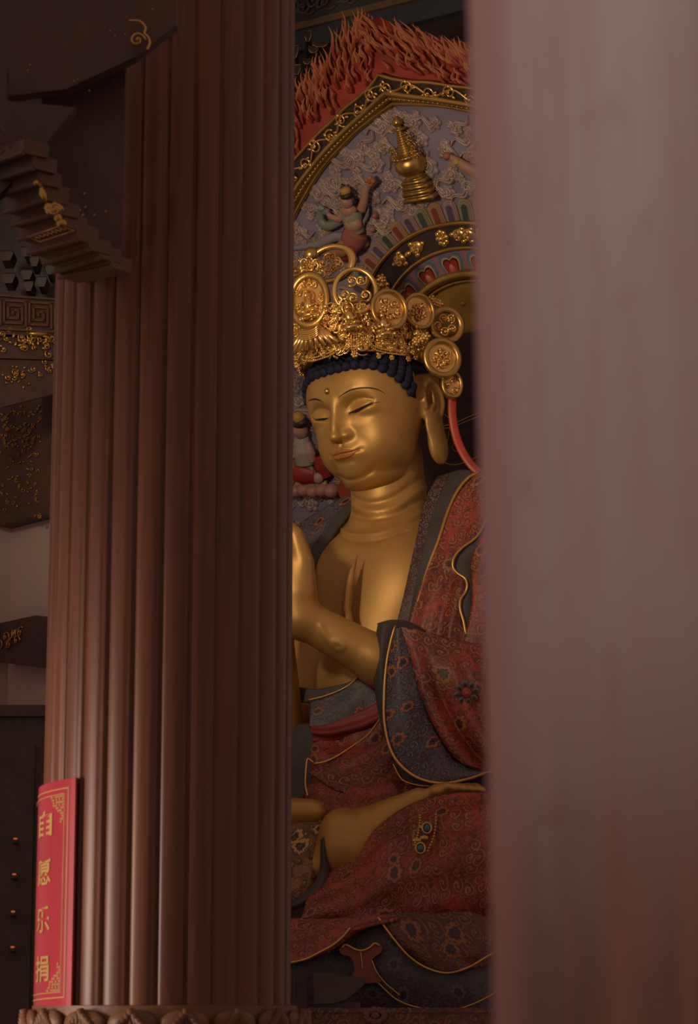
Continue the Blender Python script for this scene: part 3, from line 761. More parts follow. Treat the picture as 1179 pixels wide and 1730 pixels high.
# far shoulder
patch('far_collar_trim', [[(608, 826, 9.46), (594, 842, 9.42), (570, 866, 9.37), (548, 895, 9.32), (530, 922, 9.27), (514, 965, 9.22), (500, 1020, 9.18)],
                          [(603, 838, 9.43), (600, 850, 9.38), (582, 876, 9.33), (562, 902, 9.28), (538, 942, 9.23), (524, 975, 9.18), (508, 1024, 9.14)]], GREY_CLOTH, nu=40, nv=12, thick=.04)
patch('far_robe', [[(600, 832, 9.50), (575, 842, 9.52), (540, 862, 9.54), (500, 888, 9.57), (450, 920, 9.6)],
                   [(585, 858, 9.44), (560, 870, 9.44), (530, 890, 9.44), (495, 915, 9.45), (450, 945, 9.46)],
                   [(560, 886, 9.38), (540, 900, 9.37), (515, 920, 9.36), (490, 945, 9.36), (450, 975, 9.36)],
                   [(530, 928, 9.30), (518, 950, 9.28), (502, 975, 9.26), (480, 1000, 9.26), (450, 1020, 9.26)]], BLUE_BROC, nu=50, nv=40, uvo=(.3, .7))

# waist: dark inner hem, flowered band, red skirt with a piped overlap
patch('waist_trim', [[(612, 1140, 8.84), (590, 1152, 8.86), (560, 1160, 8.89), (530, 1164, 8.93), (500, 1160, 8.97)], [(612, 1152, 8.83), (592, 1168, 8.85), (562, 1178, 8.88), (530, 1186, 8.92), (500, 1186, 8.96)]], GREY_CLOTH, nu=30, nv=10)
piping([(606, 1142, 8.80), (590, 1157, 8.82), (570, 1168, 8.84), (545, 1177, 8.87), (520, 1183, 8.90)], .007)
patch('waist_band', [[(665, 1120, 8.74), (635, 1135, 8.76), (600, 1150, 8.79), (575, 1168, 8.82), (545, 1180, 8.85), (524, 1186, 8.88)],
                     [(670, 1150, 8.73), (636, 1168, 8.75), (605, 1178, 8.77), (575, 1193, 8.80), (548, 1204, 8.83), (523, 1208, 8.86)],
                     [(675, 1180, 8.72), (640, 1194, 8.74), (608, 1206, 8.77), (580, 1216, 8.79), (550, 1226, 8.82), (522, 1228, 8.85)]], BLUE_BROC, nu=60, nv=24, uvo=(.6, .25))
patch('sash', [[(690, 1165, 8.72), (645, 1184, 8.735), (612, 1202, 8.76), (580, 1214, 8.78), (550, 1224, 8.81), (524, 1226, 8.84)],
               [(690, 1185, 8.70), (645, 1204, 8.705), (612, 1222, 8.73), (580, 1234, 8.75), (552, 1240, 8.78), (526, 1240, 8.82)],
               [(690, 1200, 8.72), (648, 1222, 8.74), (615, 1240, 8.77), (584, 1248, 8.79), (555, 1252, 8.82), (528, 1252, 8.84)]], RED_PLAIN, nu=50, nv=16, fold=lambda a, b: .01*np.sin(b*PI*3+a*4))
def f_skirt(a, b): return .016*np.sin(b*PI*6+a*5)+.010*np.sin(a*PI*7+b*3)
patch('skirt', [[(720, 1180, 8.72), (655, 1215, 8.73), (600, 1238, 8.77), (555, 1248, 8.80), (526, 1250, 8.84)],
                [(720, 1230, 8.66), (660, 1255, 8.68), (600, 1272, 8.71), (555, 1285, 8.75), (524, 1290, 8.80)],
                [(720, 1280, 8.60), (660, 1295, 8.61), (600, 1312, 8.65), (550, 1322, 8.69), (520, 1330, 8.74)],
                [(720, 1322, 8.54), (670, 1335, 8.54), (610, 1350, 8.57), (550, 1362, 8.61), (500, 1372, 8.66)],
                [(720, 1370, 8.46), (670, 1390, 8.46), (610, 1405, 8.48), (550, 1410, 8.52), (490, 1415, 8.56)]], RED_FINE, nu=80, nv=70, fold=f_skirt, uvo=(.1, .5))
patch('skirt_overlap', [[(650, 1206, 8.70), (662, 1210, 8.68), (690, 1215, 8.66), (720, 1215, 8.64)], [(622, 1242, 8.68), (650, 1250, 8.65), (690, 1260, 8.62), (720, 1260, 8.60)],
                        [(592, 1264, 8.67), (630, 1280, 8.63), (690, 1300, 8.58), (720, 1300, 8.56)], [(550, 1290, 8.68), (600, 1312, 8.62), (665, 1328, 8.55), (720, 1330, 8.53)],
                        [(520, 1305, 8.70), (580, 1340, 8.61), (650, 1345, 8.53), (720, 1345, 8.51)]], RED_BROC, nu=60, nv=50, fold=lambda a, b: .012*np.sin(a*PI*4+b*4), uvo=(2.2, 1.1))
piping([(651, 1203, 8.69), (640, 1218, 8.685), (622, 1241, 8.67), (592, 1263, 8.66), (565, 1280, 8.665), (545, 1288, 8.675), (530, 1290, 8.69)], .007)
patch('far_sleeve_edge', [[(534, 1222, 8.86), (516, 1222, 8.88), (490, 1222, 8.92)], [(532, 1285, 8.82), (514, 1290, 8.84), (490, 1290, 8.88)], [(520, 1335, 8.74), (506, 1330, 8.76), (488, 1330, 8.80)], [(505, 1352, 8.68), (498, 1355, 8.70), (480, 1355, 8.74)]], GREY_CLOTH, nu=24, nv=30)
piping([(530, 1288, 8.70), (520, 1282, 8.72), (517, 1300, 8.71), (516, 1325, 8.69), (520, 1345, 8.66)], .0055)

# legs: patterned trouser, grey cuff, the folded knee, the hem in scallops
patch('trouser', [[(575, 1384, 8.36), (540, 1386, 8.32), (500, 1390, 8.31), (440, 1398, 8.34)], [(560, 1420, 8.33), (535, 1425, 8.27), (500, 1432, 8.26), (440, 1440, 8.28)],
                  [(554, 1470, 8.31), (530, 1475, 8.24), (500, 1480, 8.22), (440, 1490, 8.25)], [(545, 1508, 8.32), (525, 1515, 8.24), (500, 1522, 8.22), (440, 1535, 8.25)]], GOLD_BROC, nu=40, nv=40)
patch('trouser_cuff', [[(578, 1376, 8.30), (558, 1382, 8.25), (545, 1400, 8.225), (541, 1430, 8.21), (540, 1465, 8.195), (530, 1492, 8.185), (505, 1516, 8.18), (470, 1530, 8.18)],
                       [(566, 1386, 8.235), (556, 1394, 8.215), (549, 1412, 8.19), (547, 1440, 8.175), (548, 1470, 8.165), (540, 1498, 8.15), (512, 1522, 8.15), (470, 1538, 8.15)],
                       [(568, 1390, 8.27), (560, 1400, 8.245), (555, 1420, 8.22), (553, 1445, 8.20), (556, 1475, 8.18), (545, 1505, 8.17), (515, 1530, 8.17), (470, 1546, 8.17)]], GREY_CLOTH, nu=60, nv=16, thick=.03)
def f_knee(a, b): return .020*np.sin(a*PI*8+b*2)*np.clip(1-a*1.7, 0, 1)*np.clip(b*3, 0, 1)+.008*np.sin(b*PI*7+a*5)
patch('robe_knee', [[(530, 1492, 8.24), (585, 1452, 8.20), (640, 1398, 8.18), (690, 1362, 8.16), (745, 1344, 8.14), (800, 1338, 8.14), (965, 1345, 8.57)],
                    [(524, 1512, 8.17), (588, 1478, 8.11), (650, 1432, 8.06), (705, 1398, 8.03), (760, 1380, 8.00), (815, 1374, 8.00), (965, 1380, 8.43)],
                    [(515, 1538, 8.13), (590, 1510, 8.06), (660, 1474, 8.00), (715, 1444, 7.96), (770, 1428, 7.94), (825, 1420, 7.93), (965, 1425, 8.36)],
                    [(505, 1560, 8.12), (588, 1540, 8.05), (660, 1515, 7.99), (720, 1492, 7.95), (775, 1480, 7.93), (830, 1475, 7.92), (965, 1480, 8.35)],
                    [(495, 1572, 8.13), (580, 1560, 8.07), (655, 1545, 8.02), (715, 1535, 7.99), (775, 1530, 7.97), (830, 1525, 7.97), (965, 1530, 8.40)],
                    [(470, 1585, 8.16), (575, 1575, 8.12), (650, 1570, 8.09), (715, 1570, 8.07), (775, 1572, 8.06), (830, 1570, 8.06), (965, 1570, 8.48)]], RED_BROC, nu=110, nv=70, fold=f_knee, uvo=(.8, 2.1))
patch('hem', [[(700, 1545, 7.995), (640, 1545, 8.015), (590, 1550, 8.035), (540, 1552, 8.055), (470, 1550, 8.085)], [(630, 1558, 7.965), (608, 1565, 7.985), (585, 1570, 8.005), (540, 1575, 8.015), (470, 1580, 8.035)],
              [(600, 1566, 7.945), (580, 1585, 7.965), (555, 1600, 7.975), (530, 1605, 7.985), (470, 1610, 8.005)], [(592, 1568, 7.935), (568, 1592, 7.950), (545, 1608, 7.960), (515, 1620, 7.970), (470, 1628, 7.985)]], RED_BROC, nu=50, nv=30, uvo=(5, .3))
piping([(592, 1567, 7.925), (580, 1582, 7.930), (562, 1597, 7.935), (540, 1609, 7.945), (515, 1621, 7.955), (470, 1630, 7.975)], .008)
patch('hem_border', [[(480, 1565, 8.10), (560, 1560, 8.08), (630, 1548, 8.06), (700, 1555, 8.05), (800, 1560, 8.05), (965, 1560, 8.47)], [(480, 1610, 8.07), (560, 1600, 8.05), (630, 1598, 8.03), (700, 1610, 8.02), (800, 1612, 8.02), (965, 1612, 8.44)],
                     [(480, 1655, 8.06), (560, 1650, 8.04), (630, 1645, 8.02), (700, 1655, 8.00), (800, 1660, 8.00), (965, 1660, 8.42)], [(480, 1720, 8.08), (560, 1718, 8.06), (630, 1712, 8.05), (700, 1712, 8.03), (800, 1712, 8.02), (965, 1712, 8.44)]],
      DARK_BROC, nu=80, nv=40, fold=lambda a, b: .012*np.sin(a*PI*7+b))
patch('hem_scallop', [[(636, 1545, 8.02), (680, 1540, 8.00), (740, 1540, 7.99), (800, 1540, 7.98), (965, 1540, 8.40)], [(652, 1570, 8.00), (690, 1572, 7.97), (745, 1575, 7.96), (805, 1575, 7.96), (965, 1575, 8.38)],
                      [(680, 1603, 7.99), (705, 1608, 7.96), (750, 1612, 7.95), (805, 1610, 7.95), (965, 1605, 8.37)], [(715, 1632, 7.99), (735, 1638, 7.965), (760, 1642, 7.955), (800, 1635, 7.955), (965, 1612, 8.38)]], MAROON_BROC, nu=60, nv=40)
piping([(638, 1548, 8.00), (650, 1566, 7.985), (668, 1590, 7.97), (690, 1615, 7.965), (718, 1634, 7.96), (755, 1644, 7.94), (792, 1634, 7.94), (830, 1612, 7.945), (880, 1590, 7.95)], .007)
piping([(618, 1640, 7.99), (640, 1662, 7.98), (672, 1690, 7.975), (710, 1703, 7.965), (755, 1708, 7.965), (800, 1696, 7.965), (850, 1670, 7.97)], .005)
# cloud-headed lappet with a piped edge
m_ = MB(); _o = at(612, 1612, 7.97)
LP = crom(np.array([(573, 1604), (578, 1597), (588, 1598), (600, 1604), (614, 1607), (627, 1600), (637, 1594), (645, 1599), (644, 1608), (634, 1616), (627, 1624), (634, 1640), (645, 1658), (592, 1658), (598, 1640), (597, 1626), (590, 1616), (577, 1612)], float), 90, closed=True)
pl = np.array([at(p[0], p[1], 7.97) for p in LP]); m_.prism(np.stack([(pl-_o)@np.array([1, 0, 0]), (pl-_o)@np.array([0, 0, 1])], -1), .05, _o, np.array([1, 0, 0]), np.array([0, 0, 1]), np.array([0, 1, 0]))
part(m_, 'lappet', simple('lappet_cloth', (.22, .055, .020), .45, vary=.2), smooth=False)
piping([(577, 1602, 7.965), (583, 1596, 7.965), (600, 1604, 7.96), (612, 1606, 7.96), (624, 1601, 7.96), (633, 1594, 7.965), (642, 1598, 7.965)], .007)
piping([(628, 1622, 7.965), (636, 1642, 7.965), (652, 1662, 7.97), (676, 1682, 7.97)], .004)
piping([(609, 1608, 7.96), (611, 1622, 7.962), (612, 1636, 7.965)], .003)
# painted rosette on the sleeve and jewelled bands on the knee
ROSE = simple('rosette_paint', (1, 1, 1), .5, vary=.08, paint=True)
def rosette(c, r):
    m2 = MB(); A = np.stack([RT, np.array([0, -.25, .97]), np.array([0, -.97, -.25])])
    for k in range(8):
        a = k*PI/4+.2; m2.ball(c+(A[0]*math.cos(a)+A[1]*math.sin(a))*r*.68, (r*.30, r*.24, .008), 10, 6, np.stack([A[0]*math.cos(a)+A[1]*math.sin(a), A[1]*math.cos(a)-A[0]*math.sin(a), A[2]]), np.array((.16, .14, .12)))
        m2.ball(c+(A[0]*math.cos(a)+A[1]*math.sin(a))*r*.66+A[2]*.004, (r*.20, r*.13, .008), 8, 6, np.stack([A[0]*math.cos(a)+A[1]*math.sin(a), A[1]*math.cos(a)-A[0]*math.sin(a), A[2]]), np.array((.06, .035, .03)))
    m2.ball(c+A[2]*.002, (r*.42, r*.42, .012), 14, 6, A, np.array((.36, .05, .03))); m2.ball(c+A[2]*.010, (r*.14, r*.14, .01), 8, 5, A, np.array((.40, .16, .06)))
    part(m2, 'rosette', ROSE, colors=True)
rosette(at(788, 1170, 8.275), .072)
m2 = MB()
for pts in (((700, 1428), (706, 1408), (709, 1388), (709, 1376)), ((722, 1438), (732, 1415), (736, 1390), (736, 1374))):
    P = pxpath([(x, y, 7.93+.0016*(1420-y)) for x, y in pts], 26)
    m2.tube(P, .005, 5); [m2.ball(p+np.array([.0, -.006, 0]), .008, 6, 4) for p in P[::2]]
for x, y in ((704, 1420), (714, 1398), (724, 1402), (716, 1416), (708, 1432)): spiral_c = at(x, y, 7.93+.0016*(1420-y)); m2.ball(spiral_c, (.028, .012, .016), 8, 5)
part(m2, 'jewel_band', GOLD_OLD)
for x, y in ((721, 1399), (710, 1433)):
    m2 = MB(); c = at(x, y, 7.915+.0016*(1420-y))
    m2.tube([c+np.array([.024*math.cos(t), 0, .028*math.sin(t)]) for t in np.linspace(0, 2*PI, 17)[:-1]], .007, 6, closed=True); o_ = part(m2, 'jewel_mount', GOLD_OLD)
    m2 = MB(); m2.ball(c, (.017, .012, .021), 10, 7); part(m2, 'jewel', simple('turquoise', (.05, .13, .17), .25), o_)
# red ribbon hanging from the crown behind the ear
def ribbon(pts, w_):
    P = pxpath(pts, 40); m2 = MB(); m2.tube(P, w_, 10, flat=.35, up=(0, 1, 0)); return m2
part(ribbon([(764, 668, 9.02), (764, 700, 9.02), (770, 735, 9.02), (782, 765, 9.00), (800, 790, 8.98), (822, 806, 8.97), (850, 820, 8.96)], .026), 'crown_ribbon', simple('ribbon_silk', (.42, .045, .022), .4, vary=.15))
# ------------------------------------------------------------------ crown
CROWN = link(bpy.data.objects.new('crown', None), BUDDHA)
# the band and core of the crown, in head units
def crho(z): return .545+.10*(z-1.06)
def cdrop(a): return .05-.18*(1-np.cos(a))
def crown_pt(a, z, lift=0.0):
    r = crho(z)+lift
    return h2w(np.array([r*math.sin(a)*.97, -.05+r*math.cos(a)*1.03, z+cdrop(a)]))
def oncrown(px, py, lift=0.0):
    """where the line of sight through a pixel meets the crown's flaring wall"""
    r = ray(px, py); r = r/np.linalg.norm(r); t = np.linspace(12.9, 15.9, 3001)
    P = w2h(CAM+t[:, None]*r); rr = np.hypot(P[:, 0]/.97, (P[:, 1]+.05)/1.03)-(crho(P[:, 2]-cdrop(np.arctan2(P[:, 0], P[:, 1])))+lift)
    k = np.argmax(rr < 0) if (rr < 0).any() else int(np.argmin(rr))
    n = np.array([P[k, 0], P[k, 1]+.05, 0]); n /= np.linalg.norm(n)
    return CAM+t[k]*r, n@HM.T
m_ = MB(); na = 64
prof = [(-.004, 1.055), (.004, 1.07), (.0, 1.12), (-.01, 1.30), (-.02, 1.42), (-.05, 1.44), (-.12, 1.40)]
ring = np.array([[crown_pt(2*PI*i/na, z, l) for (l, z) in prof] for i in range(na)]); k_ = len(prof)
m_.addp(ring.reshape(-1, 3), [[i*k_+k, ((i+1) % na)*k_+k, ((i+1) % na)*k_+k+1, i*k_+k+1] for i in range(na) for k in range(k_-1)])
part(m_, 'crown_wall', GOLD_DARK, CROWN)

def frame_at(n, tilt=0.0, lean=0.0):
    """axes (right, up, out) of an ornament facing n"""
    n = np.asarray(n, float)/np.linalg.norm(n); n = n+HZ*tilt; n /= np.linalg.norm(n)
    x = np.cross(HZ, n); x /= np.linalg.norm(x); y = np.cross(n, x)
    if lean: x, y = x*math.cos(lean)+y*math.sin(lean), y*math.cos(lean)-x*math.sin(lean)
    return np.stack([x, y, n])
def spiral(m2, c, A, R, r, turns=1.6, sgn=1, a0=0.0, n=26, rise=.3, col=None, sides=6):
    t = np.linspace(0, 1, n); rr = R*(1-t)**.9+R*.08; th = a0+sgn*t*turns*2*PI
    P = np.stack([rr*np.cos(th), rr*np.sin(th), R*rise*t], -1)@A+c
    m2.tube(P, r*(1-.35*t), sides, c=col)
    m2.ball(c+A[2]*R*rise, r*1.35, 6, 4, col=col)
# filigree covering the wall: many small scrolls, beads and petals
m_ = MB(); rs = random.Random(3)
for i in range(850):
    a = rs.uniform(-1.75, 1.9); z = rs.uniform(1.075, 1.46)
    p = crown_pt(a, z, rs.uniform(0, .03)); nn = np.array([math.sin(a), math.cos(a), 0])@HM.T
    A = frame_at(nn, rs.uniform(-.2, .4), rs.uniform(-PI, PI))
    q = rs.random()
    if q < .55: spiral(m_, p, A, rs.uniform(.020, .044), rs.uniform(.005, .009), 1.4, rs.choice((-1, 1)), rs.uniform(0, 6), 16, .5, sides=5)
    elif q < .85:
        m_.ball(p+A[2]*.008, (.012+rs.random()*.014, .008+rs.random()*.008, .012), 8, 6, A)
    else:
        for k in range(6):
            b_ = k*PI/3; m_.ball(p+(A[0]*math.cos(b_)+A[1]*math.sin(b_))*.012+A[2]*.01, (.009, .009, .007), 6, 4, A)
        m_.ball(p+A[2]*.016, .008, 6, 4)
part(m_, 'filigree', GOLD_BRIGHT, CROWN)
# beaded festoons along the lower rim
def beads(pts, r, step, name='bead_string', lift=.045):
    c2 = crom(np.array(pts, float), 200); P = np.array([oncrown(p[0], p[1], lift)[0] for p in c2])
    d = np.concatenate([[0], np.cumsum(np.linalg.norm(np.diff(P, axis=0), axis=1))]); m2 = MB()
    for s0 in np.arange(0, d[-1], step):
        m2.ball([np.interp(s0, d, P[:, k]) for k in range(3)], r, 7, 5)
    return part(m2, name, GOLD_BRIGHT, CROWN)
for off in (0, 5):
    beads([(503, 590-off), (508, 606-off), (525, 610-off), (545, 605-off), (562, 598-off), (576, 585-off)], .0072, .0135)
    beads([(620, 572-off), (630, 588-off), (648, 595-off), (668, 598-off), (686, 600-off)], .0062, .0118)
beads([(497, 580), (500, 600), (504, 618), (508, 634)], .0075, .014)
beads([(493, 575), (495, 600), (499, 620)], .0075, .014)
for off in (-4, 0, 4): beads([(598+off, 560), (598+off, 580), (599+off, 594)], .0055, .010)
beads([(617, 566), (619, 578), (620, 586)], .006, .011); beads([(613, 566), (615, 578), (616, 586)], .006, .011)
def flower(px, py, r, name='flower_drop'):
    p, n = oncrown(px, py, .03); A = frame_at(n); m2 = MB()
    for k in range(6):
        b_ = k*PI/3; m2.ball(p+(A[0]*math.cos(b_)+A[1]*math.sin(b_))*r*.62, (r*.42, r*.42, r*.3), 8, 6, A)
    m2.ball(p+A[2]*r*.3, r*.34, 8, 6); return part(m2, name, GOLD_BRIGHT, CROWN)
flower(599, 598, .024); flower(619, 588, .017); flower(640, 602, .016); flower(662, 604, .018); flower(690, 606, .020); flower(703, 603, .022)

def figure(m2, c, A, s, halo=True):
    """a tiny seated figure with a nimbus"""
    f = lambda x, y, z: c+(A[0]*x+A[1]*y+A[2]*z)*s
    m2.ball(f(0, .30, .12), np.array([.20, .28, .15])*s, 10, 8, A); m2.ball(f(0, .72, .18), np.array([.12, .15, .12])*s, 10, 8, A); m2.ball(f(0, .90, .16), np.array([.07, .08, .07])*s, 8, 6, A)
    for sx in (-1, 1):
        m2.ball(f(sx*.22, .02, .16), np.array([.22, .10, .16])*s, 10, 6, A)
        m2.tube([f(sx*.20, .48, .12), f(sx*.30, .26, .18), f(sx*.10, .18, .32)], np.array([.07, .065, .05])*s, 6)
    m2.tube([f(-.45, -.12, .05), f(0, -.16, .3), f(.45, -.12, .05)], np.array([.06, .11, .06])*s, 7)
    for k in range(7): m2.ball(f(-.42+.14*k, -.2, .22-.12*abs(k-3)/3), np.array([.08, .12, .07])*s, 7, 5, A)
    if halo: m2.tube([f(.24*math.cos(t), .72+.26*math.sin(t), .0) for t in np.linspace(0, 2*PI, 20)[:-1]], .035*s, 6, closed=True)
def medallion(px, py, rx, ry, Y=None, n=None, band=.28, fig=True, disc=True, lean=0.0, scrolls=6, name='medallion', tube=False, figs=None, mat=GOLD_OLD, seed=1):
    """an upright ring of the crown with its openwork; radii in pixels as seen"""
    if Y is None: c, nn = oncrown(px, py, .03)
    else: c, nn = at(px, py, Y), n
    if n is not None: nn = n
    A = frame_at(nn, 0, lean); dist = c[1]
    view = ray(px, py); view = view/np.linalg.norm(view); sx = math.sqrt(max(.12, 1-(A[0]@view)**2)); sy = math.sqrt(max(.2, 1-(A[1]@view)**2))
    RX = rx*dist/FPX/sx; RY = ry*dist/FPX/sy; w_ = band*min(RX, RY)
    m2 = MB(); th = np.linspace(0, 2*PI, 41)[:-1]
    if tube: m2.tube([c+A[0]*(RX-w_/2)*math.cos(t)+A[1]*(RY-w_/2)*math.sin(t) for t in th], w_/2, 10, closed=True)
    else:
        pr = [(1, 0), (1, .022), (.985, .030), (1-.5*band, .034), (1-band, .030), (1-band*1.06, .02), (1-band*1.06, 0)]
        V = np.array([[c+A[0]*RX*k*math.cos(t)+A[1]*RY*k*math.sin(t)+A[2]*h for (k, h) in pr] for t in th]); kk = len(pr)
        m2.addp(V.reshape(-1, 3), [[i*kk+j, ((i+1) % 40)*kk+j, ((i+1) % 40)*kk+(j+1) % kk, i*kk+(j+1) % kk] for i in range(40) for j in range(kk)])
    o = part(m2, name, mat, CROWN)
    m3 = MB(); r2 = random.Random(seed)
    if disc:
        V = [c+A[2]*.004]+[c+A[0]*RX*.8*math.cos(t)+A[1]*RY*.8*math.sin(t)+A[2]*.006 for t in th]; m3.addp(V, [[0, 1+i, 1+(i+1) % 40] for i in range(40)])
    for k in range(scrolls):
        t = (k+.5)*2*PI/scrolls+r2.uniform(-.2, .2); rad = .58 if fig else r2.uniform(.25, .5)
        q = c+A[0]*RX*rad*math.cos(t)+A[1]*RY*rad*math.sin(t)+A[2]*.012
        spiral(m3, q, A, min(RX, RY)*(.13 if fig else .24), min(RX, RY)*(.04 if fig else .06), 1.5, r2.choice((-1, 1)), r2.uniform(0, 6), 22, .5)
        for _ in range(2): m3.ball(q+A[0]*r2.uniform(-.02, .02)+A[1]*r2.uniform(-.02, .02)+A[2]*.01, r2.uniform(.006, .011), 7, 5)
    if fig: figure(m3, c-A[1]*RY*.46+A[2]*.02, A, min(RX, RY)*1.05)
    part(m3, 'openwork', GOLD_BRIGHT, o)
    return o
nF = -SF*0+SF*1.0
medallion(560, 447, 46, 34, Y=9.28, n=SF*.8+SL*.25, band=.26, fig=False, disc=False, scrolls=8, seed=4, mat=GOLD_BRIGHT)
medallion(524, 508, 37, 50, Y=8.86, n=SF*.75-SL*.05+np.array([0, -.5, 0]), band=.26, seed=1, scrolls=11)
medallion(600, 492, 41, 43, Y=oncrown(600, 530)[0][1]-5.2-.02, n=SF*.5+SL*.3+np.array([0, -.5, 0]), band=.22, fig=False, disc=False, tube=True, scrolls=5, seed=2, mat=GOLD_BRIGHT)
medallion(656, 524, 32, 37, Y=oncrown(656, 540)[0][1]-5.2-.07, n=SF*.1+SL*.5+np.array([0, -.6, 0]), band=.2, fig=False, scrolls=5, seed=3)
medallion(706, 527, 27, 33, Y=oncrown(700, 550)[0][1]-5.2-.05, n=SL*.5+np.array([0, -.7, 0]), band=.2, fig=False, scrolls=5, seed=5)
medallion(752, 550, 31, 33, Y=9.05, n=SL*.5+np.array([0, -.7, 0]), band=.3, fig=False, scrolls=5, disc=False, seed=6)
medallion(746, 606, 33, 36, Y=8.92, n=SL*.3+np.array([0, -1, 0]), band=.28, fig=False, scrolls=5, seed=7)
medallion(762, 651, 19, 25, Y=8.98, n=SL*.4+np.array([0, -1, 0]), band=.3, fig=False, scrolls=3, seed=8, lean=-.2)
# seated figures standing before the rings, their stands with petals and drapes
for px, py, s_, Y in ((593, 548, .135, oncrown(593, 548)[0][1]-5.2-.06), (650, 560, .125, oncrown(650, 560)[0][1]-5.2-.09), (706, 572, .095, oncrown(700, 572)[0][1]-5.2-.07)):
    p = at(px, py, Y); m2 = MB(); A = frame_at(oncrown(px, py)[1]*.5+np.array([0, -.6, 0])); figure(m2, p, A, s_)
    part(m2, 'crown_figure', GOLD_BRIGHT, CROWN)
m2 = MB(); p0 = at(528, 555, 8.84); A = frame_at(SF*.8+np.array([0, -.4, 0]))
for k in range(9):
    t = (k-4)/4; m2.tube([p0+A[0]*.05*t+A[2]*.02, p0+A[0]*.10*t-A[1]*.06+A[2]*.045*(1-abs(t)*.6), p0+A[0]*.165*t-A[1]*.13+A[2]*.03], [.012, .016, .010], 7)
for k in range(5): m2.tube([p0+A[0]*(.06*math.cos(t))-A[1]*(.012+.012*k+.02*math.sin(t))+A[2]*.06 for t in np.linspace(0, PI, 10)], .005, 6)
part(m2, 'crown_stand', GOLD_BRIGHT, CROWN)
# the knob and leaf clusters at the far crest
m2 = MB(); c = at(526, 431, 9.05); m2.lathe([(.0, -.04), (.034, -.04), (.04, 0), (.04, .035), (.032, .05), (0, .052)], c, frame_at(SF*.6+SL*.4), 20); part(m2, 'crest_knob', GOLD_OLD, CROWN)
m2 = MB(); rs = random.Random(9)
for i in range(60):
    px, py = rs.uniform(485, 545), rs.uniform(440, 470)
    if i > 40: px, py = rs.uniform(484, 506), rs.uniform(470, 590)
    p = at(px, py, 8.98+rs.uniform(-.03, .03)); A = frame_at(np.array([rs.uniform(-.5, .5), -1, 0]), rs.uniform(-.3, .3), rs.uniform(-3, 3))
    if rs.random() < .5: spiral(m2, p, A, rs.uniform(.02, .036), .007, 1.4, rs.choice((-1, 1)), rs.uniform(0, 6), 18, .5)
    else: m2.ball(p, (rs.uniform(.010, .02), rs.uniform(.008, .014), .012), 8, 6, A)
part(m2, 'crest_leaves', GOLD_BRIGHT, CROWN)
m2 = MB()
for px, py, Y in ((644, 470, 8.93), (738, 512, 9.02), (730, 506, 9.02), (742, 514, 9.02), (712, 572, 8.88), (702, 578, 8.87), (720, 568, 8.88)):
    p = at(px, py, Y); m2.ball(p, .016, 8, 6)
    for k in range(5): m2.ball(p+np.array([math.cos(k*1.256)*.018, -.004, math.sin(k*1.256)*.018]), .010, 7, 5)
part(m2, 'crown_beads', GOLD_BRIGHT, CROWN)
# ------------------------------------------------------------------ mandorla behind the statue
MPS, MPH = math.radians(40.56), math.radians(34.29)
MF = np.array([-math.sin(MPS), -math.cos(MPS), 0]); ML = np.array([math.cos(MPS), -math.sin(MPS), 0])
MU = SZ*math.cos(MPH)+MF*math.sin(MPH); MN = MF*math.cos(MPH)-SZ*math.sin(MPH)
MO = at(840.1, 621.7, 10.2)
def m2w(u, v, w=0.0): return MO+np.multiply.outer(np.asarray(u, float), ML)+np.multiply.outer(np.asarray(v, float), MU)+np.multiply.outer(np.broadcast_to(w, np.shape(u)), MN)
def mp(px, py):
    r = ray(px, py); p = CAM+r*((MO-CAM)@MN/(r@MN))-MO; return float(p@ML), float(p@MU)
MAX = np.stack([ML, MU, MN])
MAND = thing('mandorla', 'tall carved mandorla with red flame border, gilt scroll frame and blue cloud field', 'mandorla', (MO[0], MO[1], .9))
MB0 = np.array([MO[0], MO[1], .9])
def mpart(mb, name, mat, parent=None, **k):
    o = mb.build(name, mat, parent or MAND, loc=MB0, **k); o.location = (0, 0, 0); return o
def mirror(L): return [(-u, v) for u, v in L[::-1]]
# outlines: left half traced downwards from the peak
half_in = [(0, 1.80)]+[mp(*q) for q in ((640, 192), (620, 207), (600, 224), (580, 245), (560, 266), (540, 292), (520, 325), (500, 362))]
half_mid = [(0, 1.88)]+[mp(*q) for q in ((636, 175), (616, 193), (596, 211), (576, 231), (556, 252), (534, 279), (514, 305), (494, 338))]
half_out = [(0, 2.0)]+[mp(*q) for q in ((636, 138), (614, 160), (592, 177), (570, 199), (548, 219), (525, 243), (508, 262), (491, 282))]
ext = lambda L: L+[(L[-1][0]-.75, L[-1][1]-.6), (L[-1][0]-1.3, L[-1][1]-1.5), (L[-1][0]-1.45, L[-1][1]-2.4), (L[-1][0]-1.3, L[-1][1]-3.0)]
def outline(h, n=90):
    c2 = crom(np.array(ext(h)), n); return c2
oi, om, oo = outline(half_in), outline(half_mid), outline(half_out)
flame_h = [(0, 2.33)]+[mp(*q) for q in ((585, 45), (565, 75), (540, 105), (515, 135), (491, 165))]
of_ = crom(np.array(flame_h+[(-1.5, 1.75), (-2.2, 1.0), (-2.75, 0), (-2.8, -1.4)]), 90)
of_[:, 1] -= .05
fr_h = [(0, 2.33)]+[mp(*q) for q in ((622, 34), (660, 54), (700, 66), (750, 76), (800, 84))]
of_r = crom(np.array(fr_h+[(1.4, 1.5), (2.1, .8), (2.7, -.1), (2.8, -1.4)]), 90)
def full(c2): return np.vstack([c2[::-1], np.stack([-c2[1:, 0], c2[1:, 1]], 1)])
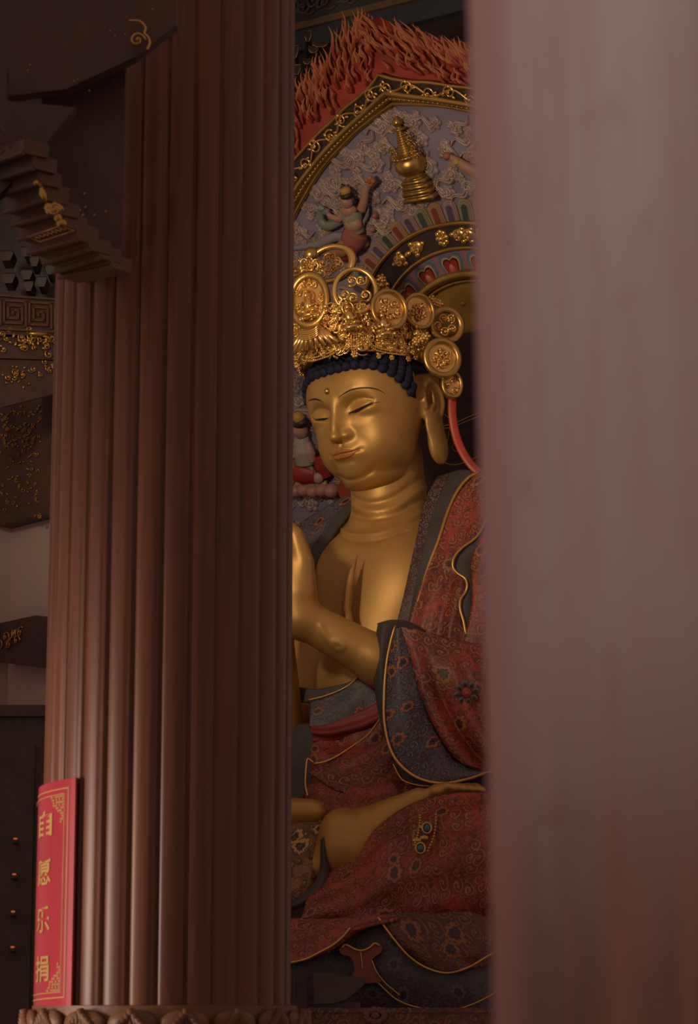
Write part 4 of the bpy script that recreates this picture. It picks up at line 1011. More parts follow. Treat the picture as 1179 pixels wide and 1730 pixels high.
def slab(name, outer, w0, w1, mat, parent=None, inner=None):
    """a board of the mandorla between two outlines"""
    A_ = full(outer) if outer is not of_ else np.vstack([of_[::-1], of_r[1:]]); m2 = MB(); n = len(A_)
    if inner is None:
        a = m2w(A_[:, 0], A_[:, 1], w1); b = m2w(A_[:, 0], A_[:, 1], w0)
        m2.addp(np.vstack([a, b]), [list(range(n)), [n+i for i in range(n)][::-1]]+[[i, (i+1) % n, n+(i+1) % n, n+i] for i in range(n)])
    else:
        B_ = full(inner)
        L_ = [m2w(A_[:, 0], A_[:, 1], w0), m2w(A_[:, 0], A_[:, 1], w1), m2w(B_[:, 0], B_[:, 1], w1), m2w(B_[:, 0], B_[:, 1], w0)]
        f = [[k*n+i, k*n+i+1, ((k+1) % 4)*n+i+1, ((k+1) % 4)*n+i] for k in range(4) for i in range(n-1)]
        m2.addp(np.vstack(L_), f)
    return mpart(m2, name, mat, parent, smooth=False)
FLAME = simple('flame_paint', (1, 1, 1), .5, vary=.18, scale=7, paint=True)
CLOUD_BLUE = simple('cloud_ground', (.24, .215, .275), .6, vary=.15, scale=3)
CLOUD_PINK = simple('cloud_relief', (.33, .255, .255), .5, vary=.15, scale=6)
PAINT = simple('painted_relief', (1, 1, 1), .5, vary=.06, paint=True)
RED_GROUND = simple('flame_ground', (.42, .060, .034), .55, vary=.25, scale=4)
fl = slab('flame_board', of_, -.10, .0, RED_GROUND, inner=oo)
field = slab('cloud_field', om, -.08, .0, CLOUD_BLUE)
fr_ = slab('scroll_frame', oo, -.02, .045, BLACK_LAC, inner=om)
# raised gilt mouldings
def rail(c2, w, r, flat=1.0, name='moulding'):
    A_ = full(c2); m2 = MB(); m2.tube(m2w(A_[:, 0], A_[:, 1], w), r, 8, flat=flat, up=MN); return mpart(m2, name, GOLD_OLD, fr_)
rail(oo, .05, .012); rail(om, .05, .022); rail(oi, .02, .016); rail(om*.5+oi*.5, .03, .020)
m2 = MB(); c3 = full(om*.55+oi*.45); d = np.concatenate([[0], np.cumsum(np.linalg.norm(np.diff(c3, axis=0), axis=1))])
for s0 in np.arange(0, d[-1], .034):
    q = m2w(np.interp(s0, d, c3[:, 0]), np.interp(s0, d, c3[:, 1]), .052); m2.ball(q, .0085, 6, 4)
mpart(m2, 'bead_row', GOLD_BRIGHT, fr_)
# running gilt scroll on the black band
m2 = MB(); rs = random.Random(21); cm = full(oo*.5+om*.5); d = np.concatenate([[0], np.cumsum(np.linalg.norm(np.diff(cm, axis=0), axis=1))]); tang = np.gradient(cm, axis=0); tang /= np.linalg.norm(tang, axis=1)[:, None]
wave = []
for s0 in np.arange(0, d[-1], .02):
    c_ = np.array([np.interp(s0, d, cm[:, k]) for k in (0, 1)]); t_ = np.array([np.interp(s0, d, tang[:, k]) for k in (0, 1)]); nn = np.array([-t_[1], t_[0]])
    q = c_+nn*.030*math.sin(s0*2*PI/.30); wave.append(m2w(q[0], q[1], .058))
m2.tube(wave, .0075, 6)
for k, s0 in enumerate(np.arange(.05, d[-1], .15)):
    c_ = np.array([np.interp(s0, d, cm[:, j]) for j in (0, 1)]); t_ = np.array([np.interp(s0, d, tang[:, j]) for j in (0, 1)]); nn = np.array([-t_[1], t_[0]]); sg = 1 if k % 2 else -1
    A = np.stack([t_[0]*ML+t_[1]*MU, nn[0]*ML+nn[1]*MU, MN]); q = m2w(c_[0]-sg*nn[0]*.012, c_[1]-sg*nn[1]*.012, .055)
    spiral(m2, q, A, .042, .0075, 1.5, sg, rs.uniform(0, 6), 24, .35)
    for j in range(3):
        a_ = rs.uniform(0, 6.3); m2.ball(q+A[0]*math.cos(a_)*.05+A[1]*math.sin(a_)*.035+A[2]*.006, (.017, .010, .008), 7, 5, frame_at(MN, 0, a_))
mpart(m2, 'gilt_scroll', GOLD_BRIGHT, fr_)

# flame tongues, painted from deep red to orange tips
m2 = MB(); rs = random.Random(5)
def tongue(u, v, L, r, lean, w=.03, hot=.5):
    n = 18; t = np.linspace(0, 1, n)
    ph = rs.uniform(0, 6); du = lean*t*L+r*1.25*np.sin(t*6.0+ph)*(.25+.75*t); dv = L*t
    R_ = r*(np.sin(np.clip(t*.80+.16, 0, 1)*PI)**.9*(1-t)**.5)+.001
    base = np.array([.36, .048, .026])*rs.uniform(.72, 1.0); tip = np.array([.60, .24, .07])
    k = np.clip((t-.30)*1.6*hot, 0, 1)[:, None]
    m2.tube(m2w(u+du, v+dv, w+.012*np.sin(t*PI)), R_, 8, flat=.42, up=MN, c=base+(tip-base)*k)
    if rs.random() < .7:
        q = t > .25; m2.tube(m2w((u+du-R_*.45)[q], (v+dv)[q], (w+R_*.35+.012*np.sin(t*PI))[q]), (.0058*(1.02-t))[q], 4, c=tip*(.75+.5*rs.random()))
fo = np.vstack([of_[::-1], of_r[1:]]); fi = full(oo)
def inflame(u, v):
    """0 at the frame, 1 at the outer edge"""
    a = abs(u)
    def V(c2): return np.interp(a, -c2[::-1, 0][::-1], c2[:, 1]) if False else np.interp(a, np.maximum.accumulate(-c2[:, 0]), c2[:, 1])
    lo = V(oo); hi = V(of_) if u < 0 else np.interp(a, np.maximum.accumulate(of_r[:, 0]), of_r[:, 1]); return (v-lo)/(hi-lo+1e-9)
for i in range(3400):
    u = rs.uniform(-1.6, 1.7); v = rs.uniform(.9, 2.45); k = inflame(u, v)
    if not (.10 < k < .98): continue
    if k < .45 and rs.random() < .5: continue
    tongue(u, v-.03, rs.uniform(.10, .22)*(.6+.5*k), rs.uniform(.010, .018), .12+.28*u*(-.4)*0+(-.55 if u > 0 else .08), hot=.2+.5*k)
for i, s0 in enumerate(np.arange(0, 1, 1/170.)):
    j = int(s0*(len(fo)-1)); u, v = fo[j]+(fo[min(j+1, len(fo)-1)]-fo[j])*(s0*(len(fo)-1)-j)
    if v < .6: continue
    tongue(u, v-.05, rs.uniform(.09, .16), rs.uniform(.014, .022), (-.5 if u > 0 else .12), w=.0, hot=.9)
for k in range(7): tongue((k-3)*.022, 2.26, .15-.02*abs(k-3), .02, (k-3)*-.05, w=.0, hot=.6)
mpart(m2, 'flame_relief', FLAME, fl, colors=True)

# cloud scrolls in relief
m2 = MB(); rs = random.Random(14)
LINE_P = simple('cloud_edge', (.55, .42, .34), .4, metal=.35, vary=.2)
m3 = MB()
def cloud(u, v, s):
    """a cluster of curls with a scalloped body and a trailing tail"""
    k = rs.randint(2, 4); a0 = rs.uniform(0, 6.3)
    cs = [(u, v, s)]+[(u+math.cos(a0+j*1.7)*s*1.15, v+math.sin(a0+j*1.7)*s*1.15, s*rs.uniform(.55, .8)) for j in range(k-1)]
    for (x, y, r) in cs:
        sg = rs.choice((-1, 1)); a1 = rs.uniform(0, 6.3)
        m2.ball(m2w(x, y, .004), (r*1.05, r*1.0, r*.26), 14, 8, MAX)
        for j in range(6): m2.ball(m2w(x+math.cos(a1+j)*r*.85, y+math.sin(a1+j)*r*.85, .004), (r*.40, r*.40, r*.26), 8, 6, MAX)
        spiral(m3, m2w(x, y, r*.26), MAX, r*.78, max(.0055, r*.085), 1.7, sg, a1, 30, .25)
    th = rs.uniform(-.5, .5)+rs.choice((0, PI)); t = np.linspace(0, 1, 22); L = s*rs.uniform(2.6, 4.2)
    for off in (-.35, .35):
        P = m2w(u+math.cos(th)*L*t-math.sin(th)*(off*s*(1-t)+.5*s*np.sin(t*7)), v+math.sin(th)*L*t+math.cos(th)*(off*s*(1-t)+.5*s*np.sin(t*7)), .008)
        m2.tube(P, s*.20*(1-t)+.006, 6, flat=.7, up=MN); m3.tube(P+MN*(.012), .0055*(1-.5*t), 5)
spots = []
reg = full(oi)
def infield(u, v, mg=.0):
    a = abs(u); lim = np.interp(a, np.maximum.accumulate(-oi[:, 0]), oi[:, 1]); return v < lim-mg and np.hypot(u, v) > 1.16 and a < 2.35
for i in range(12000):
    px, py = rs.uniform(470, 1060), rs.uniform(160, 900); u, v = mp(px, py)
    if not infield(u, v, .07): continue
    if v < .3 and u > -1.0: continue
    s = rs.uniform(.040, .066)
    if u < -1.2: s *= 1.25
    if all((u-a)**2+(v-b)**2 > (2.15*(s+c))**2*.36 for a, b, c in spots): spots.append((u, v, s)); cloud(u, v, s)
mpart(m2, 'cloud_relief', CLOUD_PINK, field); mpart(m3, 'cloud_edge', LINE_P, field)

# round halo of rings
HALO = link(bpy.data.objects.new('halo', None), MAND)
def disc_ring(name, r0, r1, w0, w1, mat, n=120, a0=0, a1=2*PI):
    m2 = MB(); m2.lathe([(r0, w0), (r0, w1), (r1, w1), (r1, w0)] if r0 > 0 else [(0, w1), (r1, w1), (r1, w0)], MO, MAX, n, a0=a0, a1=a1); return mpart(m2, name, mat, HALO, smooth=False)
def torus(name, R, r, w, mat, n=120, a0=-.02, a1=PI+.02):
    m2 = MB(); cl = abs(a1-a0-2*PI) < 1e-6; t = np.linspace(a0, a1, n+1)[:-1 if cl else None]
    m2.tube(m2w(R*np.cos(t), R*np.sin(t), w), r, 10, closed=cl); return mpart(m2, name, mat, HALO)
torus('halo_rim', 1.0, .014, .07, GOLD_OLD); disc_ring('black_band', .83, 1.0, .0, .055, BLACK_LAC); torus('halo_rim', .835, .013, .065, GOLD_OLD)
BLUE_P = (.145, .175, .225); PINK_P = (.30, .13, .13)
disc_ring('lotus_ground', .64, .83, .0, .05, simple('pink_paint', PINK_P, .5))
torus('halo_rim', .665, .030, .07, GOLD_OLD); torus('halo_rim', .62, .010, .075, GOLD_OLD)
disc_ring('gold_disc', .0, .64, .0, .05, GOLD_DISC)
V0 = mp(776, 559)[1]
# rainbow petals outside the black band
cols = [((.36, .16, .11), (.20, .05, .03)), ((.17, .20, .16), (.035, .07, .045)), ((.24, .19, .25), (.09, .06, .10))]
npt = 60
for i in range(npt):
    a = i*2*PI/npt; ca, sa = math.cos(a), math.sin(a)
    q = m2w(1.075*ca, 1.075*sa, .03)
    px_ = CX+FPX*((q-CAM)@RT)/((q-CAM)@FW)
    if sa < -.2 or ca > .97: continue
    A = np.stack([-sa*ML+ca*MU, ca*ML+sa*MU, MN]); m2 = MB(); edge, core = cols[i % 3]
    def pet(wd, h0, h1, w, c_):
        t = np.linspace(0, PI, 9); poly = [(wd, h0)]+[(wd*math.cos(x), h1-wd*.8+wd*.8*math.sin(x)) for x in t]+[(-wd, h0)]
        m2.prism(poly, w, m2w(ca, sa, .0), A[0], A[1], MN, c_)
    pet(.047, .0, .135, .016, np.array((.42, .27, .12))); pet(.040, .0, .128, .022, np.array(edge)*1.1); pet(.026, .0, .112, .027, np.array((.36, .24, .14))); pet(.021, .0, .106, .031, np.array(core))
    mpart(m2, 'rim_petal', PAINT, HALO, colors=True, smooth=False)
# heart-shaped lotus petals
def heart(wd, h):
    t = np.linspace(0, 1, 12)
    left = [(-wd*.62-.0*x, 0) for x in (0,)]+[(-wd*(.62+.38*math.sin(x*PI/2)), h*.72*x) for x in t]+[(-wd*(.5+.5*math.cos(x*PI)), h*(.72+.24*math.sin(x*PI))) for x in t[1:-1]]
    left = [p for p in left]; return left+[(0, h*.90)]+[(-x, y) for x, y in left[::-1]]
for i in range(22):
    a = PI/2+i*2*PI/22; ca, sa = math.cos(a), math.sin(a)
    if sa < .22: continue
    A = np.stack([-sa*ML+ca*MU, ca*ML+sa*MU, MN]); m2 = MB()
    for wd, h0, h, w, c_ in ((.100, .655, .170, .052, BLUE_P), (.086, .66, .150, .055, (.10, .12, .15)), (.078, .665, .137, .057, BLUE_P), (.066, .67, .122, .060, (.55, .33, .10)), (.058, .67, .113, .062, (.03, .01, .008)), (.050, .67, .100, .065, (.30, .02, .012))):
        m2.prism(heart(wd, h), w, m2w(ca*h0, sa*h0, 0), A[0], A[1], MN, np.array(c_))
    for q in range(4): m2.ball(m2w(ca*(.69+.010*q), sa*(.69+.010*q), .066), (.030-.005*q, .050-.009*q, .004+.002*q), 12, 6, A, np.array((.30+.07*q, .03+.05*q, .015+.035*q)))
    mpart(m2, 'lotus_petal', PAINT, HALO, colors=True, smooth=False)
# gilt mounts on the black band
def mount(a, kind):
    ca, sa = math.cos(a), math.sin(a); A = np.stack([-sa*ML+ca*MU, ca*ML+sa*MU, MN]); m2 = MB(); c = m2w(.915*ca, .915*sa, .06)
    if kind:
        for sg in (-1, 1):
            m2.ball(c+A[0]*.085*sg, (.055, .045, .018), 12, 6, A); m2.ball(c+A[0]*.14*sg, (.02, .018, .012), 8, 5, A)
            for e in (-1, 1):
                m2.ball(c+A[0]*(.06*sg)+A[1]*.04*e, (.022, .018, .014), 8, 5, A)
                m2.tube([c+A[0]*(.088*sg+.016*math.cos(t))+A[1]*(.018*e+.012*math.sin(t))+A[2]*.02 for t in np.linspace(0, 2*PI, 12)[:-1]], .005, 5, closed=True)
        m2.ball(c, (.03, .02, .016), 8, 5, A)
    else:
        for k in range(8): m2.ball(c+A[0]*.032*math.cos(k*PI/4)+A[1]*.04*math.sin(k*PI/4), (.020, .022, .014), 8, 5, A)
        m2.ball(c+A[2]*.012, .022, 10, 6)
    mpart(m2, 'gilt_mount', GOLD_BRIGHT, HALO)
def ang(px, py):
    u, v = mp(px, py); return math.atan2(v, u)
mount(ang(695, 420), True); mount(ang(752, 388), False); mount(ang(802, 380), True); mount(ang(655, 475), False); mount(PI-ang(695, 420), True)
# rivet on the disc, black sheet standing in for the dark hollow below, gilt line-work
m2 = MB(); u, v = mp(789, 508); m2.lathe([(0, .062), (.012, .062), (.016, .058), (.018, .05)], MO+ML*u+MU*v, MAX, 16); mpart(m2, 'rivet', GOLD_DISC, HALO)
m2 = MB(); u0, v0 = mp(776, 559); Rr = 1.0
m2.prism([(-1.0, v0), (1.0, v0), (1.0, -1.5), (-1.0, -1.5)], .012, MO+MN*.078, ML, MU, MN); lp = mpart(m2, 'recess_sheet', BLACK_LAC, HALO, smooth=False)
m2 = MB()
for pts in (((750, 715), (775, 712), (800, 702), (830, 690)), ((748, 712), (778, 706), (805, 694), (830, 684)), ((758, 770), (780, 775), (805, 768), (830, 756)), ((764, 690), (772, 700), (768, 740), (756, 760)), ((775, 702), (782, 725), (778, 750), (800, 752))):
    m2.tube(crom(np.array([m2w(*mp(*q), .094) for q in pts]), 24), .004, 6)
mpart(m2, 'gilt_line', GOLD_OLD, lp)

# gilt stupa in relief
uS, vS = mp(721, 332); uT, vT = mp(675, 190); hS = math.hypot(uT-uS, vT-vS)
dS = np.array([uT-uS, vT-vS])/hS; AS = np.stack([ML*dS[1]-MU*dS[0], MN, ML*dS[0]+MU*dS[1]])
m2 = MB(); base = m2w(uS, vS, .055)
def sbox(z0, z1, hw, hd=.05): m2.box(base+AS[2]*(z0+z1)/2*hS, (hw*hS, hd, (z1-z0)/2*hS), AS)
for z0, z1, hw in ((0, .05, .20), (.05, .075, .17), (.075, .12, .185), (.12, .14, .155), (.14, .185, .165), (.185, .205, .14), (.205, .245, .15), (.245, .27, .12)): sbox(z0, z1, hw)
Sc = lambda L: [(r*hS, z*hS) for r, z in L]
m2.lathe(Sc([(.11, .27), (.13, .275), (.10, .295), (.12, .31), (.17, .36), (.185, .42), (.18, .47), (.155, .51), (.17, .52), (.165, .535), (.13, .545), (.105, .56)]), base, np.stack([AS[0], AS[1], AS[2]]), 28)
pf = [(.11, .55)]
for k in range(9): z = .56+k*.027; r = .105-.0065*k; pf += [(r*.86, z), (r, z+.007), (r, z+.018), (r*.86, z+.025)]
pf += [(.03, .81), (.055, .82), (.085, .835), (.085, .845), (.03, .855), (.03, .87), (.05, .885), (.06, .91), (.055, .94), (.03, .965), (.012, .985), (0, 1.0)]
m2.lathe(Sc(pf), base, AS, 28)
for k in range(14): m2.ball(base+AS[2]*.525*hS+(AS[0]*math.cos(k*PI/7)+AS[1]*math.sin(k*PI/7))*.165*hS, .016*hS+.002, 7, 5)
for sg in (1, -1):
    for k in range(9 if sg == 1 else 5):
        z = .50+k*.035; spiral(m2, base+AS[0]*sg*(.155+.02*math.sin(k*2)-.006*k)*hS+AS[2]*z*hS+AS[1]*.03, np.stack([AS[0], AS[2], AS[1]]), .036*hS, .009*hS, 1.3, sg, k*1.3, 18, .4)
mpart(m2, 'stupa', GOLD_OLD)

# flying attendants in painted relief
SKIN = (.40, .22, .15)
def relief(name, parts, mat=PAINT):
    m2 = MB()
    for kind, pts, rad, c_ in parts:
        if kind == 't':
            P = crom(np.array([m2w(*mp(x, y), w) for x, y, w in pts]), 26); r = np.interp(np.linspace(0, 1, 26), np.linspace(0, 1, len(rad)), rad)
            m2.tube(P, r, 9, flat=.75, up=MN, c=np.array(c_))
        else:
            x, y, w = pts; m2.ball(m2w(*mp(x, y), w), rad, 14, 9, MAX, np.array(c_))
    return mpart(m2, name, mat, colors=True)
k_ = 1.05
relief('flying_attendant', [
    ('t', [(603, 352, .06), (606, 370, .07), (612, 388, .06)], [.075, .070, .055], (.25, .25, .21)),           # bodice
    ('b', (601, 348, .075), (.06, .05, .05), SKIN), ('b', (609, 372, .085), (.066, .052, .04), SKIN),
    ('t', [(612, 385, .07), (606, 400, .08), (597, 412, .08), (592, 424, .06)], [.085, .085, .065, .04], (.33, .10, .085)),
    ('t', [(606, 398, .09), (590, 413, .10), (565, 418, .08), (546, 421, .06)], [.060, .052, .036, .022], (.42, .17, .07)),
    ('t', [(596, 418, .07), (602, 428, .07), (608, 436, .05)], [.04, .035, .01], (.30, .03, .03)), ('t', [(600, 420, .07), (592, 430, .07), (596, 438, .05)], [.03, .03, .01], (.30, .03, .03)),
    ('t', [(620, 348, .07), (626, 332, .08), (630, 312, .08), (637, 300, .07)], [.032, .028, .024, .02], SKIN), ('b', (637, 302, .085), (.026, .026, .024), SKIN), ('b', (633, 297, .09), (.018, .018, .018), (.40, .17, .06)), ('b', (638, 293, .09), (.020, .020, .018), (.40, .17, .06)), ('b', (643, 298, .09), (.018, .018, .018), (.36, .15, .05)), ('b', (638, 298, .10), (.016, .016, .014), (.30, .10, .04)), ('b', (592, 333, .08), (.016, .040, .02), (.02, .015, .013)), ('b', (609, 331, .08), (.018, .045, .02), (.02, .015, .013)), ('t', [(604, 357, .115), (602, 366, .118), (608, 372, .12)], [.008, .010, .008], (.42, .26, .09)),
    ('t', [(592, 352, .07), (585, 362, .08), (572, 358, .09), (566, 352, .09)], [.030, .027, .022, .016], SKIN),
    ('t', [(601, 342, .08), (603, 334, .09)], [.025, .022], SKIN), ('b', (600, 331, .095), (.042, .052, .045), SKIN),
    ('b', (600, 322, .095), (.046, .030, .045), (.02, .015, .013)), ('b', (598, 314, .10), (.036, .032, .035), (.48, .26, .07)), ('b', (594, 307, .10), (.016, .024, .016), (.05, .03, .02)),
    ('t', [(566, 352, .07), (552, 352, .06), (550, 366, .06), (560, 376, .06), (580, 370, .05), (600, 356, .04)], [.022, .030, .034, .030, .024, .012], (.20, .23, .20)),
    ('t', [(553, 350, .07), (553, 345, .08), (559, 346, .08)], [.02, .024, .01], (.22, .28, .26)),
    ('t', [(615, 395, .05), (620, 375, .05), (628, 352, .045), (626, 340, .04)], [.012, .012, .010, .006], (.20, .23, .26)),
    ('t', [(602, 398, .05), (575, 395, .05), (545, 408, .045), (510, 415, .04), (490, 418, .04)], [.03, .035, .03, .02, .012], (.26, .24, .27))])
relief('attendant_arm', [('t', [(768, 258, .07), (782, 266, .07), (800, 278, .07), (830, 292, .07)], [.020, .032, .038, .042], SKIN), ('b', (766, 257, .075), (.028, .026, .026), (.33, .13, .06)),
    ('t', [(780, 264, .075), (783, 270, .078)], [.036, .036], (.45, .27, .10)), ('b', (845, 270, .09), (.05, .06, .05), SKIN), ('t', [(835, 295, .06), (850, 330, .06), (852, 360, .06)], [.07, .08, .07], (.25, .25, .21))])
for x, y, c_ in ((639, 361, (.30, .13, .08)), (634, 384, (.33, .17, .15)), (622, 409, (.36, .22, .06)), (560, 390, (.30, .19, .05)), (641, 455, (.30, .13, .08))):
    m2 = MB(); q = m2w(*mp(x, y), .03); m2.ball(q, (.022, .024, .03), 8, 6, MAX, np.array(c_)); mpart(m2, 'jewel_drop', PAINT, colors=True)
relief('seated_attendant', [
    ('b', (518, 718, .085), (.056, .066, .05), SKIN), ('b', (519, 706, .085), (.066, .040, .05), (.02, .015, .015)), ('b', (517, 697, .09), (.042, .046, .04), (.48, .27, .07)),
    ('t', [(519, 730, .07), (522, 752, .08), (528, 775, .08)], [.05, .085, .075], (.36, .30, .26)), ('t', [(513, 738, .10), (507, 752, .11), (514, 762, .12)], [.035, .04, .03], SKIN), ('t', [(528, 740, .08), (535, 756, .09), (538, 770, .09)], [.035, .045, .035], (.42, .25, .20)),
    ('t', [(505, 795, .07), (520, 790, .09), (545, 795, .08)], [.05, .085, .06], (.30, .02, .016)), ('t', [(545, 765, .06), (555, 790, .06), (560, 800, .06)], [.05, .055, .04], (.30, .02, .016)),
    ('t', [(533, 775, .09), (542, 790, .09), (541, 805, .08), (552, 815, .08)], [.022, .024, .022, .016], (.17, .20, .21)), ('b', (549, 798, .09), (.045, .04, .03), (.42, .28, .22))]
    +[('b', (495+k*15, 819+(k % 2)*2, .07), (.055, .05, .06), (.40, .19, .15)) for k in range(6)]+[('t', [(480, 812, .06), (520, 808, .07), (560, 812, .06)], [.03, .035, .03], (.45, .27, .10))])
m2 = MB(); c_ = [m2w(*mp(x, y), .10) for x, y in ((492, 738), (508, 742), (515, 760), (514, 785), (505, 805), (490, 815))]
m2.tube(crom(np.array(c_), 40), .020, 8, flat=.7, up=MN, c=np.array((.42, .22, .12))); m2.tube(crom(np.array(c_)-MN*.01+np.array([-.04, 0, 0]), 40), .03, 8, flat=.6, up=MN, c=np.array((.40, .20, .19)))
mpart(m2, 'attendant_nimbus', PAINT, colors=True)
# red inner ring beside the neck
m2 = MB(); P4 = [mp(*q) for q in ((583, 818), (602, 862), (640, 880), (700, 880), (700, 760), (600, 760))]
m2.prism(P4, .10, MO+MN*.0, ML, MU, MN); mpart(m2, 'inner_ring', simple('vermilion', (.34, .045, .022), .5), smooth=False)
# stem that carries the mandorla down to the altar
m2 = MB(); foot = m2w(0, -3.0, -.05)
m2.tube([m2w(0, -1.0, -.12), m2w(0, -2.6, -.12), np.array([foot[0]-.05, foot[1]+.02, .9])], [.35, .32, .32], 12); mpart(m2, 'stem', WOOD_DARK)
# ------------------------------------------------------------------ the hall
def struct(o): o['kind'] = 'structure'; return o
m2 = MB(); m2.box((0, 9.5, -1.45), (7, 10.5, .05)); struct(m2.build('floor', simple('stone_floor', (.10, .075, .06), .5, vary=.2), smooth=False))
m2 = MB(); m2.box((0, 19.0, 3.3), (6, .1, 4.7)); struct(m2.build('wall_back', WOOD_DARK, smooth=False))
m2 = MB(); m2.box((1.0, 16.1, 7.9), (5, 3.0, .1)); struct(m2.build('ceiling', WOOD_DARK, smooth=False))
def wallbox(name, p, q, z0, z1, th, mat):
    p = np.array(p[:2]); q = np.array(q[:2]); d = (q-p); L = np.linalg.norm(d); d /= L; n = np.array([d[1], -d[0]])
    if n[1] > 0: n = -n
    A = np.array([[d[0], d[1], 0], [n[0], n[1], 0], [0, 0, 1]]); m2 = MB(); c = (p+q)/2-n*th/2
    m2.box((c[0], c[1], (z0+z1)/2), (L/2, th/2, (z1-z0)/2), A); o = m2.build(name, mat, smooth=False); return o, A
PLASTER = simple('plaster', (.46, .37, .325), .8, vary=.06, scale=2)
C0 = at(20, 893, 9.6)
DA = np.array([.62, -.78, 0]); DB = np.array([-.93, -.37, 0])
wA, AA = wallbox('wall_alcove', C0, C0+DA*.80, -1.4, 3.78, .15, PLASTER); struct(wA)
wB, AB = wallbox('wall_left', C0+DB*2.5, C0, -1.4, 3.78, .15, PLASTER); struct(wB)
NA = AA[1]
def wa(px, py):
    r = ray(px, py); p0 = C0; return CAM+r*(((p0-CAM)@NA)/(r@NA))
def facing_board(mb_, pts, d, lift=0.0, hook=wa, n=NA):
    P = np.array([hook(*q) for q in pts])+n*lift; m = len(P)
    mb_.addp(np.vstack([P+n*d, P]), [list(range(m)), [m+i for i in range(m)][::-1]]+[[i, (i+1) % m, m+(i+1) % m, m+i] for i in range(m)])
rs = random.Random(31)
# carved board above the plaster, gilt specks in its relief
t1 = thing('carved_board', 'dark carved board with faint gilt relief above the pale plaster panel at left', 'carved board', tuple(wa(60, 885)))
def child(mb_, name, mat, par, **k):
    L = np.zeros(3); q = par
    while q is not None: L = L+np.array(q.location); q = q.parent
    o = mb_.build(name, mat, par, loc=L, **k); o.location = (0, 0, 0); return o
m2 = MB(); facing_board(m2, [(21, 893), (100, 873), (100, 652), (26, 668)], .12); child(m2, 'board', WOOD_DARK, t1, smooth=False)
m2 = MB()
for i in range(150):
    px = rs.uniform(24, 100); py = rs.uniform(692, 880)
    if rs.random() < .35: py = rs.uniform(700, 760)
    p = wa(px, py)+NA*.125; A = frame_at(NA, rs.uniform(-.6, .2), rs.uniform(-.6, .6))
    if rs.random() < .4: spiral(m2, p, A, rs.uniform(.010, .018), .003, 1.3, rs.choice((-1, 1)), rs.uniform(0, 6), 12, .5, sides=4)
    else: m2.ball(p, (rs.uniform(.008, .02), .005, .006), 6, 4, A)
child(m2, 'gilt_relief', GOLD_DARK, t1)['kind'] = 'stuff'
m2 = MB(); m2.tube([wa(26, 664)+NA*.14, wa(100, 644)+NA*.14], .012, 6); child(m2, 'edge_bead', simple('blue_edge', (.05, .055, .085), .5), t1)
# lintel under the plaster
t2 = thing('carved_lintel', 'short dark carved lintel with gilt scrolls under the pale plaster panel', 'lintel', tuple(wa(50, 1090)))
m2 = MB(); facing_board(m2, [(25, 1060), (100, 1044), (100, 1131), (24, 1121)], .16); child(m2, 'board', WOOD_DARK, t2, smooth=False)
m2 = MB()
for k, (px, py) in enumerate(((24, 1083), (36, 1075), (42, 1092), (52, 1080), (57, 1092), (66, 1074), (70, 1086), (76, 1072), (18, 1106))):
    p = wa(px, py)+NA*.165; A = frame_at(NA, 0, rs.uniform(-3, 3)); spiral(m2, p, A, .030, .005, 1.3, rs.choice((-1, 1)), rs.uniform(0, 6), 20, .4)
m2.tube([wa(52, 1101)+NA*.17, wa(60, 1088)+NA*.18, wa(70, 1068)+NA*.17], .006, 5)
child(m2, 'gilt_scroll', GOLD_OLD, t2)
# fret beam and friezes higher up, nearer the column
SHADE_WOOD = simple('shaded_wood', (.016, .011, .009), .6, vary=.2)  # dark wood made darker: the shade around the blocks is put into the colour
YB = 8.3
def beam(name, label, cat, y0l, y0r, y1l, y1r, Y, d, mat, x0=-40, x1=104, dy=.35):
    P = [at(x0, y0l, Y), at(x1, y0r, Y+dy), at(x1, y1r, Y+dy), at(x0, y1l, Y)]; P = np.array(P)
    for a_, b_ in ((0, 3), (1, 2)): P[b_][:2] = P[a_][:2]
    t = thing(name, label, cat, tuple(P.mean(0))); n = np.cross(P[1]-P[0], P[0]-P[3]); n /= np.linalg.norm(n); n = n if n[1] < 0 else -n
    m2 = MB(); m2.addp(np.vstack([P, P-n*d]), [[0, 1, 2, 3], [7, 6, 5, 4], [0, 4, 5, 1], [1, 5, 6, 2], [2, 6, 7, 3], [3, 7, 4, 0]]); child(m2, 'beam', mat, t, smooth=False)
    def on(px, py, lift=.0):
        r = ray(px, py); return CAM+r*(((P[0]-CAM)@n)/(r@n))+n*lift
    return t, on, n
tf, onf, nf = beam('fret_beam', 'dark beam with a square meander fret, upper left beside the wooden column', 'beam', 492, 506, 562, 570, YB, .12, WOOD_DARK)
m2 = MB()
def strip(on, n, pts, wd, lift):
    P = np.array([on(*q) for q in pts])
    for a, b in zip(P[:-1], P[1:]):
        d = b-a; L = np.linalg.norm(d); d /= L; e = np.cross(n, d); m2.box((a+b)/2+n*lift/2, (L/2+wd/2, wd/2, lift/2+.002), np.stack([d, e, n]))
for k in range(-1, 5):
    ox = k*43+2; sl = ox*.075
    def q(x, y): return (ox+x, 508+sl+y*.98+x*.06)
    strip(onf, nf, [q(39, 42), q(39, 0), q(2, 0), q(2, 38), q(33, 38), q(33, 8), q(9, 8), q(9, 30), q(26, 30), q(26, 16), q(17, 16), q(17, 22)], .013, .016)
strip(onf, nf, [(-30, 498), (180, 513)], .012, .018); strip(onf, nf, [(-30, 555), (180, 567)], .010, .018)
child(m2, 'fret_relief', WOOD_MID, tf, smooth=False)
tg, ong, ng = beam('gilt_frieze', 'carved frieze with gilt flowers under the fret beam', 'frieze', 566, 574, 604, 608, YB+.02, .12, WOOD_DARK)
m2 = MB()
